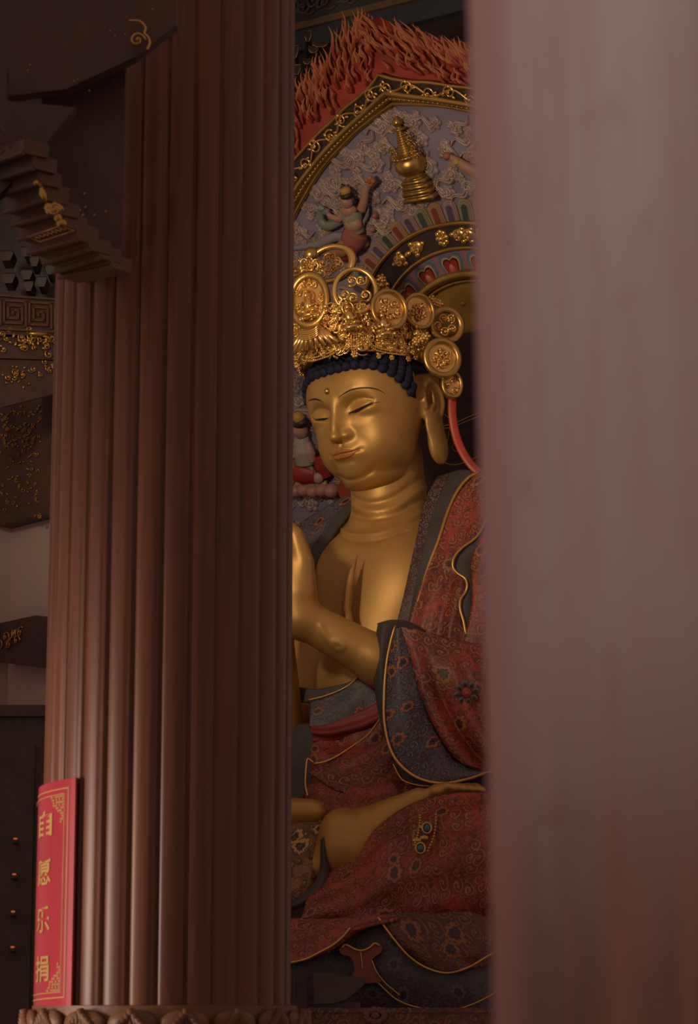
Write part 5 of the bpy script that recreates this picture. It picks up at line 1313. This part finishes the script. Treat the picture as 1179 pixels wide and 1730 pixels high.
for i in range(46):
    px, py = rs.uniform(-20, 110), rs.gauss(576, 9); p = ong(px, py, .01); A = frame_at(ng, rs.uniform(-.3, .3), rs.uniform(-3, 3))
    if rs.random() < .55: spiral(m2, p, A, rs.uniform(.014, .026), .005, 1.3, rs.choice((-1, 1)), rs.uniform(0, 6), 14, .5, sides=5)
    else: m2.ball(p, (rs.uniform(.010, .024), rs.uniform(.006, .010), .012), 7, 5, A)
m2.tube([ong(45, 565, .03), ong(62, 567, .04), ong(82, 566, .03)], [.008, .014, .005], 6); m2.tube([ong(62, 567, .03), ong(75, 572, .035), ong(83, 582, .03)], [.006, .010, .005], 6)
child(m2, 'gilt_flowers', GOLD_DARK, tg)
th_, onh, nh = beam('carved_tie_beam', 'deep dark beam with a few gilt specks below the gilt frieze', 'beam', 606, 610, 700, 662, YB+.04, .12, WOOD_DARK)
m2 = MB()
for i in range(34):
    px, py = (rs.gauss(22, 10), rs.gauss(638, 9)) if i < 22 else (rs.uniform(50, 92), rs.uniform(612, 640)); p = onh(px, py, .01); A = frame_at(nh, 0, rs.uniform(-3, 3))
    m2.ball(p, (rs.uniform(.006, .014), .005, .008), 6, 4, A) if rs.random() < .6 else spiral(m2, p, A, .016, .004, 1.2, 1, rs.uniform(0, 6), 12, .5, sides=5)
child(m2, 'gilt_relief', GOLD_DARK, th_)['kind'] = 'stuff'
# small bracket blocks above the fret beam
tb = thing('roof_bracket', 'dim cluster of stepped bracket blocks above the meander fret beam', 'roof bracket', tuple(at(40, 455, YB+.2)))
for bx, by, bw in ((47, 425, 22), (58, 442, 16), (45, 464, 20), (70, 476, 18), (48, 484, 16), (14, 470, 24), (10, 432, 26), (84, 456, 14)):
    m2 = MB(); c = at(bx, by, YB+.15); h = bw*.0016
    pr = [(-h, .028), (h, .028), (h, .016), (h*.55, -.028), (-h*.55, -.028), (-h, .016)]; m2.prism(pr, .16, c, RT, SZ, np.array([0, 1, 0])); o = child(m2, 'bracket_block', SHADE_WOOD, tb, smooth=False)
    m2 = MB(); m2.tube([c+np.array([x, -.004, z]) for x, z in pr], .0022, 5, closed=True); child(m2, 'gilt_edge', WOOD_MID, o)
# backing beam so that no gap opens between them
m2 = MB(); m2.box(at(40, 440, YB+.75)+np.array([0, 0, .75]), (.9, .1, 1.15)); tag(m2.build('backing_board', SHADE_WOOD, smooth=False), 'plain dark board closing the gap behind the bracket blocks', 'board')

# dark cabinet front with four small lamps
wC = at(20, 1195, 8.0); cx_ = -1.82
tc_ = thing('cabinet', 'dark wooden cabinet front at the lower left, behind the wooden column', 'cabinet', (cx_, 13.35, -1.4))
m2 = MB(); ztop = wC[2]; m2.box((cx_, 13.35, ztop/2-.7), (.55, .14, ztop/2+.7)); child(m2, 'body', BLACK_LAC, tc_, smooth=False)
m2 = MB(); m2.box((cx_, 13.34, ztop-.02), (.58, .17, .03)); child(m2, 'cornice', WOOD_DARK, tc_, smooth=False)
for k in range(3):
    x = cx_-.36+.36*k; m2 = MB(); m2.box((x, 13.205, ztop*.5-.7), (.165, .010, ztop*.5+.5)); d_ = child(m2, 'door', WOOD_DARK, tc_, smooth=False)
m2 = MB(); p = at(66, 1360, 7.95); m2.ball(p, (.020, .026, .026), 10, 8); m2.tube([p, p+np.array([0, .06, 0])], .01, 6); child(m2, 'knob', GOLD_OLD, tc_)
LAMP = bpy.data.materials.new('ember_lamp'); LAMP.use_nodes = True; b_ = LAMP.node_tree.nodes['Principled BSDF']; b_.inputs['Base Color'].default_value = (.30, .06, .02, 1); b_.inputs['Emission Color'].default_value = (1, .25, .07, 1); b_.inputs['Emission Strength'].default_value = .28
for k, (px, py, lb) in enumerate(((26, 1417, 'topmost of the small orange lamps in a column on the dark cabinet'), (24, 1477, 'second small orange lamp from the top on the dark cabinet'), (22, 1540, 'third small orange lamp from the top on the dark cabinet'), (21, 1600, 'lowest of the small orange lamps on the dark cabinet'))):
    p = at(px, py, 7.93); t = thing('small_lamp', lb, 'lamp', tuple(p), 'small orange lamps on the cabinet')
    m2 = MB(); m2.ball(p, (.012, .010, .006), 8, 6); child(m2, 'flame', LAMP, t)
    m2 = MB(); m2.lathe([(0, -.03), (.014, -.028), (.018, -.012), (.012, -.006), (0, -.006)], p, None, 12); m2.box(p+np.array([0, .03, -.024]), (.008, .033, .005)); child(m2, 'holder', BLACK_LAC, t)

# ------------------------------------------------------------------ fluted wooden column
CYc = 7.828; CXc = (284.8-CX)/FPX*CYc; CR = .3765
COLT = thing('wooden_column', 'thick fluted brown wooden column on a carved base, left of the statue', 'column', (CXc, CYc, -1.4))
m2 = MB(); NS, SUB = 28, 14; prof = []
for k in range(NS):
    for j in range(SUB):
        t = j/SUB; x = abs(2*t-1); r = CR-.0005+.010*(1-x**2.2)-.012*math.exp(-((t-.0)/.045)**2)-.012*math.exp(-((t-1)/.045)**2)-.004*math.exp(-((t-.80)/.025)**2)
        prof.append(((k+t)*2*PI/NS, r))
zs = [.08, .5, 1.2, 2, 3, 4, 5, 6]
V = np.array([[CXc+r*math.cos(a), CYc+r*math.sin(a), z] for z in zs for a, r in prof]); n = len(prof)
m2.addp(V, [[k*n+i, k*n+(i+1) % n, (k+1)*n+(i+1) % n, (k+1)*n+i] for k in range(len(zs)-1) for i in range(n)])
child(m2, 'shaft', WOOD_COL, COLT)
m2 = MB(); m2.lathe([(0, -1.4), (.50, -1.4), (.50, -1.25), (.46, -1.22), (.46, -.40), (.43, -.36), (0, -.36)], (CXc, CYc, 0), None, 48); child(m2, 'stone_drum', simple('stone', (.16, .13, .11), .7), COLT, angle=.6)
m2 = MB(); m2.lathe([(.40, -.38), (.435, -.36), (.415, -.25), (.405, 0), (.405, .125), (.34, .13)], (CXc, CYc, 0), None, 64); bs = child(m2, 'carved_base', WOOD_CARVE, COLT, angle=.7)
for k in range(17):
    a = 2*PI*k/17+.12; ca, sa = math.cos(a), math.sin(a); A = np.array([[-sa, ca, 0], [ca, sa, 0], [0, 0, 1.0]]); c = np.array([CXc+.41*ca, CYc+.41*sa, -.785]); m2 = MB()
    for j in range(-3, 4):
        top = .90-.012*abs(j); wv = [c+A[0]*(j*.014)+A[2]*.50, c+A[0]*(j*.021+.004*math.sin(j))+A[1]*.014+A[2]*.64, c+A[0]*(j*.020)+A[1]*.012+A[2]*.78, c+A[0]*(j*.015)+A[1]*.020+A[2]*(top-.03), c+A[0]*(j*.009)+A[1]*.030+A[2]*top]
        m2.tube(crom(np.array(wv), 14), .012-.0008*abs(j), 6)
    m2.ball(c+A[2]*.86+A[1]*.006, (.075, .022, .04), 12, 8, A)
    child(m2, 'carved_leaf', WOOD_CARVE, bs)
# red donation board wrapped against the column
def cyl(th, z, r): return np.array([CXc+r*math.sin(th), CYc-r*math.cos(th), z-.016*max(0, -.62-th)])
PR = CR+.020; TH0, TH1 = math.radians(-106), math.radians(-39.5)
zt = at(140, 1313, 4.80)[2]; zb = at(137, 1699, 4.80)[2]
PLQ = thing('donation_board', 'tall red board with gold characters and a gold line border, curved against the wooden column', 'sign board', tuple(cyl(-1.2, zb, PR)))
RED_BOARD = simple('red_board', (.36, .022, .040), .28, vary=.12, scale=3, spec=.6)
GILT_PRINT = simple('gilt_print', (.42, .27, .08), .45, vary=.06)
def cpatch(m2, t0, t1, z0, z1, r0, r1, n=24):
    T = np.linspace(t0, t1, n); L_ = [np.array([cyl(t, z, r) for t in T]) for z, r in ((z0, r0), (z0, r1), (z1, r1), (z1, r0))]
    f = [[k*n+i, k*n+i+1, ((k+1) % 4)*n+i+1, ((k+1) % 4)*n+i] for k in range(4) for i in range(n-1)]+[[0, n, 2*n, 3*n], [n-1, 4*n-1, 3*n-1, 2*n-1]]
    m2.addp(np.vstack(L_), f)
m2 = MB(); cpatch(m2, TH0, TH1, zb, zt, PR-.003, PR+.005); child(m2, 'panel', RED_BOARD, PLQ, smooth=False)
m2 = MB(); dT = 1/PR
for ins, wd in ((.028, .0035), (.046, .0025)):
    a0, a1, b0, b1 = TH0+ins*dT, TH1-ins*dT, zb+ins*.9, zt-ins*.9; w2 = wd*dT
    cpatch(m2, a0, a1, b0, b0+wd, PR+.004, PR+.0062); cpatch(m2, a0, a1, b1-wd, b1, PR+.004, PR+.0062)
    cpatch(m2, a0, a0+w2, b0, b1, PR+.004, PR+.0062, 3); cpatch(m2, a1-w2, a1, b0, b1, PR+.004, PR+.0062, 3)
child(m2, 'border_line', GILT_PRINT, PLQ, smooth=False)
for sx in (0, 1):
    for sz in (0, 1):
        m2 = MB(); g_ = .0085
        X = lambda u: (TH1-(.052+u)*dT) if sx else (TH0+(.052+u)*dT)
        Zf = lambda v: (zt-.046-v) if sz else (zb+.046+v)
        rows = ['111111011', '101010110', '111110100', '101011100', '110110000', '011100000', '110000000', '100000000', '110000000', '010000000']
        for i, row in enumerate(rows):
            for j, ch in enumerate(row):
                if ch == '1':
                    a, b = X(j*g_), X((j+.72)*g_); z0, z1 = Zf(i*g_), Zf((i+.72)*g_); cpatch(m2, min(a, b), max(a, b), min(z0, z1), max(z0, z1), PR+.004, PR+.0062, 2)
        child(m2, 'corner_fret', GILT_PRINT, PLQ, smooth=False)
def glyph(ch, thc, zc, wd, ht):
    cu = bpy.data.curves.new('glyph', 'FONT'); cu.body = ch; cu.align_x = 'CENTER'; cu.align_y = 'CENTER'; cu.size = 1; cu.offset = .016; cu.extrude = 0; cu.resolution_u = 3
    ob = bpy.data.objects.new('glyph', cu); COL.objects.link(ob); dg = bpy.context.evaluated_depsgraph_get(); dg.update(); ev = ob.evaluated_get(dg); me = ev.to_mesh()
    V = np.array([v.co[:] for v in me.vertices]); F_ = [list(p.vertices) for p in me.polygons]; ev.to_mesh_clear(); bpy.data.objects.remove(ob); bpy.data.curves.remove(cu)
    if not len(V): return None
    V = V[:, :2]-(V[:, :2].max(0)+V[:, :2].min(0))/2; V /= (V.max(0)-V.min(0)); m2 = MB(); n = len(V)
    top = np.array([cyl(thc+x*wd*dT, zc+y*ht, PR+.0068) for x, y in V]); m2.addp(top, F_)
    return child(m2, 'character', GILT_PRINT, PLQ, smooth=False)
for ch, py in zip('自愿乐捐', (1391, 1473, 1551, 1633)):
    glyph(ch, math.radians(-64), at(85, py, 4.94)[2], .115, .078)

# ------------------------------------------------------------------ stepped bracket at the head of the column
BR = thing('corbel_bracket', 'stepped wooden corbel with gilt ornament projecting from the column, upper left', 'bracket', tuple(at(100, 400, 4.45)))
steps = [((-14, 268), (40, 246)), ((-12, 296), (56, 272)), ((-6, 318), (64, 297)), ((8, 345), (76, 322)), ((20, 370), (96, 348)), ((32, 394), (110, 370)), ((48, 414), (130, 390)), ((74, 434), (150, 410)), ((90, 449), (168, 424)), ((100, 458), (188, 440))]
for k, (a, b) in enumerate(steps):
    Y = 4.30+.02*k; p = at(*a, Y+.06); q = at(*b, Y-.04); d = q-p; L = np.linalg.norm(d); d /= L; dn = np.array([0, 0, -1.0]); nn = np.cross(d, dn); nn /= np.linalg.norm(nn); nn = nn if nn[1] < 0 else -nn; u_ = np.cross(nn, d)
    m2 = MB(); hgt = .020 if k not in (3, 6) else .026
    m2.box((p+q)/2-nn*.04, (L/2, .04, hgt), np.stack([d, nn, u_])); m2.tube([p+nn*.0-u_*hgt, q-u_*hgt], .008, 6)
    child(m2, 'corbel_step', WOOD_MID, BR, smooth=False)
m2 = MB(); m2.prism([(x, z) for x, z in ((-.02, .60), (.24, .60), (.235, -.06), (.17, -.06), (.10, .06), (.06, .10), (.0, .28))], .05, at(70, 400, 4.55), RT, SZ, np.array([0, 1, 0])); child(m2, 'side_board', WOOD_DARK, BR, smooth=False)
m2 = MB(); tx = at(150, 405, 4.6); m2.box(((tx[0]), (tx[1]+7.56)/2, tx[2]), (.04, (7.56-tx[1])/2+.02, .035)); child(m2, 'tenon', WOOD_DARK, BR, smooth=False)
m2 = MB(); rs = random.Random(77); p = at(66, 335, 4.26)
m2.tube([at(68, 310, 4.26), at(72, 328, 4.24), at(78, 343, 4.25)], [.003, .010, .003], 7); m2.ball(at(61, 309, 4.25), .008, 8, 6); m2.tube([at(x, y, 4.255) for x, y in ((61, 309), (68, 312), (78, 343), (92, 352), (98, 368), (104, 377))], .003, 6)
for px, py in ((85, 356), (96, 352), (98, 368), (104, 377), (92, 348), (82, 350)): m2.ball(at(px, py, 4.24), (.010+.006*rs.random(), .01, .012), 8, 6)
spiral(m2, at(93, 356, 4.22), np.stack([RT, SZ, -np.array([0, 1.0, 0])]), .02, .004, 1.3, 1, 0, 18, .4)
child(m2, 'gilt_leaf', GOLD_OLD, BR)
m2 = MB()
for i in range(16): m2.ball(at(rs.uniform(100, 180), rs.uniform(315, 372), 4.535), .004, 6, 4)
child(m2, 'gilt_specks', GOLD_OLD, BR)['kind'] = 'stuff'
# gilt fret plate on the corbel face
m2 = MB(); c4 = [at(50, 406, 4.31), at(104, 387, 4.27), at(128, 395, 4.27), at(70, 414, 4.31)]; c4 = [c+np.array([0, -.03, .0]) for c in c4]
m2.tube(np.array([c4[0], c4[1], c4[2], c4[3]]), .0022, 5, closed=True)
for t in np.linspace(.12, .88, 7):
    a = c4[0]*(1-t)+c4[1]*t; b = c4[3]*(1-t)+c4[2]*t; m2.tube([a*.8+b*.2, a*.35+b*.65], .0018, 5); m2.tube([a*.5+b*.5, a*.5+b*.5+(c4[1]-c4[0])*.06], .0018, 5)
child(m2, 'fret_plate', GOLD_OLD, BR)
m2 = MB(); m2.tube([at(-12, 205, 4.3), at(0, 226, 4.3), at(27, 264, 4.3), at(-12, 276, 4.3)], .0028, 5); m2.tube([at(-12, 190, 4.32), at(8, 222, 4.32), at(24, 246, 4.32), at(42, 262, 4.32)], .003, 5); m2.tube([at(20, 205, 4.34), at(60, 248, 4.34), at(102, 300, 4.34)], .0016, 5)
spiral(m2, at(2, 252, 4.3), np.stack([RT, SZ, -np.array([0, 1.0, 0])]), .018, .003, 1.4, 1, 1, 18, .3)
child(m2, 'panel_moulding', WOOD_MID, BR)
m2 = MB(); m2.prism([(0, 0), (.20, -.02), (.14, -.10), (.05, -.22), (-.03, -.30), (-.10, -.30), (-.10, .1), (0, .1)], .05, at(10, 170, 4.36), RT, SZ, np.array([0, 1, 0])); child(m2, 'panel', WOOD_DARK, BR, smooth=False)
# carved fascia across the top of the column with one gilt scroll
FA = thing('carved_fascia', 'dark carved fascia crossing the head of the column with a small gilt scroll', 'fascia', tuple(at(120, 60, 4.5)))
m2 = MB(); a, b = at(-60, 120, 4.45), at(300, 60, 4.45); m2.prism([(0, .35), (.62, .38), (.62, .20), (.50, .10), (.42, .06), (.30, .0), (.0, -.04)], .05, at(-60, 150, 4.45), RT, SZ, np.array([0, 1, 0])); child(m2, 'board', WOOD_DARK, FA, smooth=False)
m2 = MB(); Ag = np.stack([RT, SZ, -np.array([0, 1.0, 0])])
m2.tube(crom(np.array([at(x, y, 4.43) for x, y in ((218, 35), (236, 36), (246, 46), (244, 56), (250, 62), (253, 72), (248, 84))]), 30), .004, 6); spiral(m2, at(232, 68, 4.43), Ag, .022, .004, 1.4, 1, 0, 20, .3)
for x, y in ((186, 52), (194, 61), (211, 58), (238, 65), (231, 72), (258, 16), (51, 110), (47, 119), (131, 134), (125, 137), (151, 153)): m2.ball(at(x, y, 4.44), .0028, 6, 4)
child(m2, 'gilt_scroll', GOLD_OLD, FA)

# ------------------------------------------------------------------ painted beam and bracket behind the flames
PB = thing('painted_beam', 'painted beam with grey cloud scrolls, gold line and blue band behind the flame tip', 'beam', tuple(at(540, 40, 11.6)))
p, q = at(430, 52, 11.9), at(860, -28, 10.75); d = q-p; d[2] = 0; L = np.linalg.norm(d); d /= L; nb = np.array([d[1], -d[0], 0]); nb = nb if nb[1] < 0 else -nb
zc = at(545, 40, 11.58)[2]; mid = np.array([(p+q)[0]/2, (p+q)[1]/2, 0]); Ab = np.stack([d, nb, SZ])
def bband(name, z0, z1, lift, mat): 
    m2 = MB(); m2.box(mid+SZ*(zc+(z0+z1)/2)-nb*(.2-lift), (L/2, .2, (z1-z0)/2), Ab); return child(m2, name, mat, PB, smooth=False)
bband('upper_band', .055, .55, .0, simple('grey_green', (.06, .07, .06), .6)); bband('gold_line', -.005, .045, .02, simple('dull_gold_paint', (.20, .13, .055), .5)); bband('lower_band', -.16, -.01, .0, simple('blue_band', (.055, .065, .08), .6)); bband('soffit', -.60, -.16, -.06, BLACK_LAC)
m2 = MB(); rs = random.Random(4)
for k in range(16):
    c = mid+d*(-L/2+.08+k*.088)+SZ*(zc+.155+.03*(k % 2))+nb*.01; spiral(m2, c, np.stack([d, SZ, nb]), .052, .012, 1.3, 1 if k % 2 else -1, k*1.7, 24, .2); m2.tube([c+d*.02-SZ*.05, c+d*.06-SZ*.062, c+d*.10-SZ*.045], .010, 6)
child(m2, 'cloud_scroll', simple('cloud_grey', (.125, .105, .085), .6), PB)
RB = thing('roof_bracket', 'black bracket arms with thin gilt outlines beside the red flames at the top', 'roof bracket', tuple(at(525, 85, 10.9)))
for px, py, hw, hh in ((520, 62, 6, 10), (529, 84, 9, 6), (518, 104, 7, 5), (500, 118, 8, 9), (497, 88, 7, 12), (540, 76, 14, 4)):
    m2 = MB(); c = at(px, py, 10.8); s_ = 16.0/FPX; pr = [(-hw*s_, hh*s_), (hw*s_, hh*s_), (hw*s_*.9, 0), (hw*s_*.4, -hh*s_), (-hw*s_*.4, -hh*s_), (-hw*s_*.9, 0)]
    m2.prism(pr, .3, c, RT, SZ, np.array([0, 1, 0])); o = child(m2, 'bracket_arm', BLACK_LAC, RB, smooth=False)
    m2 = MB(); m2.tube([c+np.array([x, -.006, z]) for x, z in pr], .0042, 5, closed=True); child(m2, 'gilt_outline', GOLD_DARK, o)

# ------------------------------------------------------------------ altar, table, small things at the hem
PD = thing('altar_pedestal', 'dark altar pedestal hung with dim flowered cloth under the seated statue', 'pedestal', (SO[0], SO[1], -1.4))
A_s = np.stack([SL, SF, SZ])
m2 = MB(); m2.box(SO-SF*.1-SZ*.31, (.90, .55, 1.09), A_s); m2.box(SO-SF*.1+SZ*.815, (.95, .60, .045), A_s); m2.box(SO-SF*.1+SZ*-1.3, (.98, .63, .10), A_s); child(m2, 'plinth', BLACK_LAC, PD, smooth=False)
m2 = MB(); m2.box(SO-SF*1.6-SZ*.25, (.9, .5, 1.15), A_s); child(m2, 'rear_plinth', BLACK_LAC, PD, smooth=False)
AT = thing('altar_table', 'altar table under a dark red flowered cloth at the bottom edge', 'table', tuple(np.array([at(600, 1715, 7.55)[0], 12.8, -1.4])))
ztab = at(600, 1703, 7.45)[2]; xt = at(600, 1703, 7.45)[0]
m2 = MB(); m2.box((xt+.1, 12.82, ztab/2-.7), (.60, .19, ztab/2+.7)); m2.box((xt+.1, 12.82, ztab-.01), (.61, .20, .012)); o = child(m2, 'cloth', MAROON_BROC, AT, smooth=False)
me = o.data; ul = me.uv_layers.new(name='uv'); 
for lp_ in me.loops: v = me.vertices[lp_.vertex_index].co; ul.data[lp_.index].uv = (v.x+v.y, v.z+v.y)
m2 = MB()
c = at(634, 1716, 7.40)
for k in range(11): a = k*2*PI/11; m2.ball(c+np.array([math.cos(a)*.045, .02, math.sin(a)*.030]), (.018, .006, .016), 8, 5)
m2.ball(c+np.array([0, .02, 0]), (.024, .008, .018), 8, 5); child(m2, 'flower_motif', simple('faded_flower', (.14, .065, .045), .6), AT)
WB = thing('offering_tray', 'dark brown wedge-shaped tray on the altar table before the robe hem', 'tray', tuple(at(570, 1700, 7.58)))
m2 = MB(); o_ = at(570, 1670, 7.50); W2 = [at(q_[0], q_[1]-1.5, 7.50)-o_ for q_ in ((529, 1645), (570, 1646), (622, 1655), (612, 1668), (585, 1690), (560, 1697), (531, 1698))]
m2.prism([(w_[0], w_[2]) for w_ in W2], .16, o_, RT, SZ, np.array([0, 1, 0])); child(m2, 'side', simple('brown_board', (.055, .04, .026), .5), WB, smooth=False)
m2 = MB(); m2.box(np.array([at(575, 1699, 7.58)[0], 12.78, ztab+.016]), (.10, .05, .014)); child(m2, 'foot', BLACK_LAC, WB, smooth=False)
BX = thing('upright_box', 'small black upright box on the altar table beside the dark tray', 'box', tuple(at(506, 1703, 7.6)))
m2 = MB(); a, b = at(494, 1640, 7.55), at(520, 1702, 7.55); m2.box(((a+b)/2)+np.array([0, .05, 0]), ((b[0]-a[0])/2, .05, (a[2]-b[2])/2)); child(m2, 'case', BLACK_LAC, BX, smooth=False)
m2 = MB(); m2.box(at(497, 1668, 7.545), (.004, .004, .05)); child(m2, 'label_strip', simple('pale_strip', (.06, .06, .065), .4), BX, smooth=False)

# ------------------------------------------------------------------ near pillar at the right, close to the lens
m, nt, b = mat_new('weathered_paint'); g = G(nt); tc = g.n('ShaderNodeTexCoord').outputs['Object']
mp_ = g.n('ShaderNodeMapping'); g.l(tc, mp_.inputs[0]); mp_.inputs['Scale'].default_value = (22, 22, 8)
n1 = g.noise(mp_.outputs[0], 1.0, 5, .6); n2 = g.noise(tc, 22.0, 4); mp2 = g.n('ShaderNodeMapping'); g.l(tc, mp2.inputs[0]); mp2.inputs['Scale'].default_value = (60, 60, 2.6); n3 = g.noise(mp2.outputs[0], 1.0, 4)
z_ = g.sep(tc)[2]
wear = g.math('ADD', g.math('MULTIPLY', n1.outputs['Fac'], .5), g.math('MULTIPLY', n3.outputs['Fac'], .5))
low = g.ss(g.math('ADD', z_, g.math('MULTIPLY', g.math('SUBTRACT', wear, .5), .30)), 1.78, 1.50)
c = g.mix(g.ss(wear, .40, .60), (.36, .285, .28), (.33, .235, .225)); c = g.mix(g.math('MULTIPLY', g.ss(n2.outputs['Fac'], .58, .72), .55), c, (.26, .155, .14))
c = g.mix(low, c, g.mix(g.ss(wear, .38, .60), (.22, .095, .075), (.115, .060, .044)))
c = g.mix(g.math('MULTIPLY', g.ss(g.sep(tc)[0], -.165, -.188), .6), c, (.34, .12, .11))
g.l(c, b.inputs['Base Color']); b.inputs['Roughness'].default_value = .55
PY_ = .95; pr_ = .19; pe = at(820, 865, PY_); pc = np.array([pe[0]+pr_*.995, far(PY_)+.03, -1.4])
RP = thing('red_pillar', 'blurred weathered pinkish red pillar filling the right side, closest to the viewer', 'pillar', tuple(pc))
m2 = MB(); lean = .0145
prof2 = [(pr_+.05, 0), (pr_+.05, .15), (pr_+.01, .2), (pr_, .25), (pr_, 1.0), (pr_, 1.4), (pr_, 1.6), (pr_, 1.8), (pr_, 2.0), (pr_, 2.3), (pr_, 4.5)]
m2.lathe(prof2, pc, None, 96); V = m2.v[-1]; V[:, 0] -= lean*(V[:, 2]-.415)
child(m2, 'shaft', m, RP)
# ------------------------------------------------------------------ light
w = bpy.data.worlds.new('dusk_hall'); SC.world = w; w.use_nodes = True
w.node_tree.nodes['Background'].inputs[0].default_value = (.30, .19, .155, 1); w.node_tree.nodes['Background'].inputs[1].default_value = .90
def area(name, loc, target, size, power, col, sy=None, spread=PI):
    l = bpy.data.lights.new(name, 'AREA'); l.shape = 'RECTANGLE'; l.size = size; l.size_y = sy or size; l.energy = power; l.color = col; l.spread = spread
    o = bpy.data.objects.new(name, l); COL.objects.link(o); o.location = loc
    o.rotation_euler = (Vector(target)-Vector(loc)).to_track_quat('-Z', 'Y').to_euler(); return o
def spot(name, loc, target, power, col, ang, blend, r):
    l = bpy.data.lights.new(name, 'SPOT'); l.energy = power; l.color = col; l.spot_size = ang; l.spot_blend = blend; l.shadow_soft_size = r
    o = bpy.data.objects.new(name, l); COL.objects.link(o); o.location = loc
    o.rotation_euler = (Vector(target)-Vector(loc)).to_track_quat('-Z', 'Y').to_euler(); return o
spot('side_door_daylight', (-2.5, 9.7, 3.7), (.2, 14.8, 4.0), 400, (1.0, .80, .56), math.radians(62), 1.0, .22)
area('low_doorway_light', (-3.1, 6.7, .35), (-.6, 7.83, .55), .6, 14.5, (1.0, .74, .62), 1.1, spread=math.radians(84))
area('courtyard_sky', (-.7, .89, 1.25), (.25, 1.45, .5), .6, 1.3, (1.0, .90, .90), spread=math.radians(90))
SC.view_settings.view_transform = 'Standard'; SC.view_settings.look = 'None'; SC.view_settings.exposure = 0; SC.view_settings.gamma = 1
SC.view_settings.use_curve_mapping = False
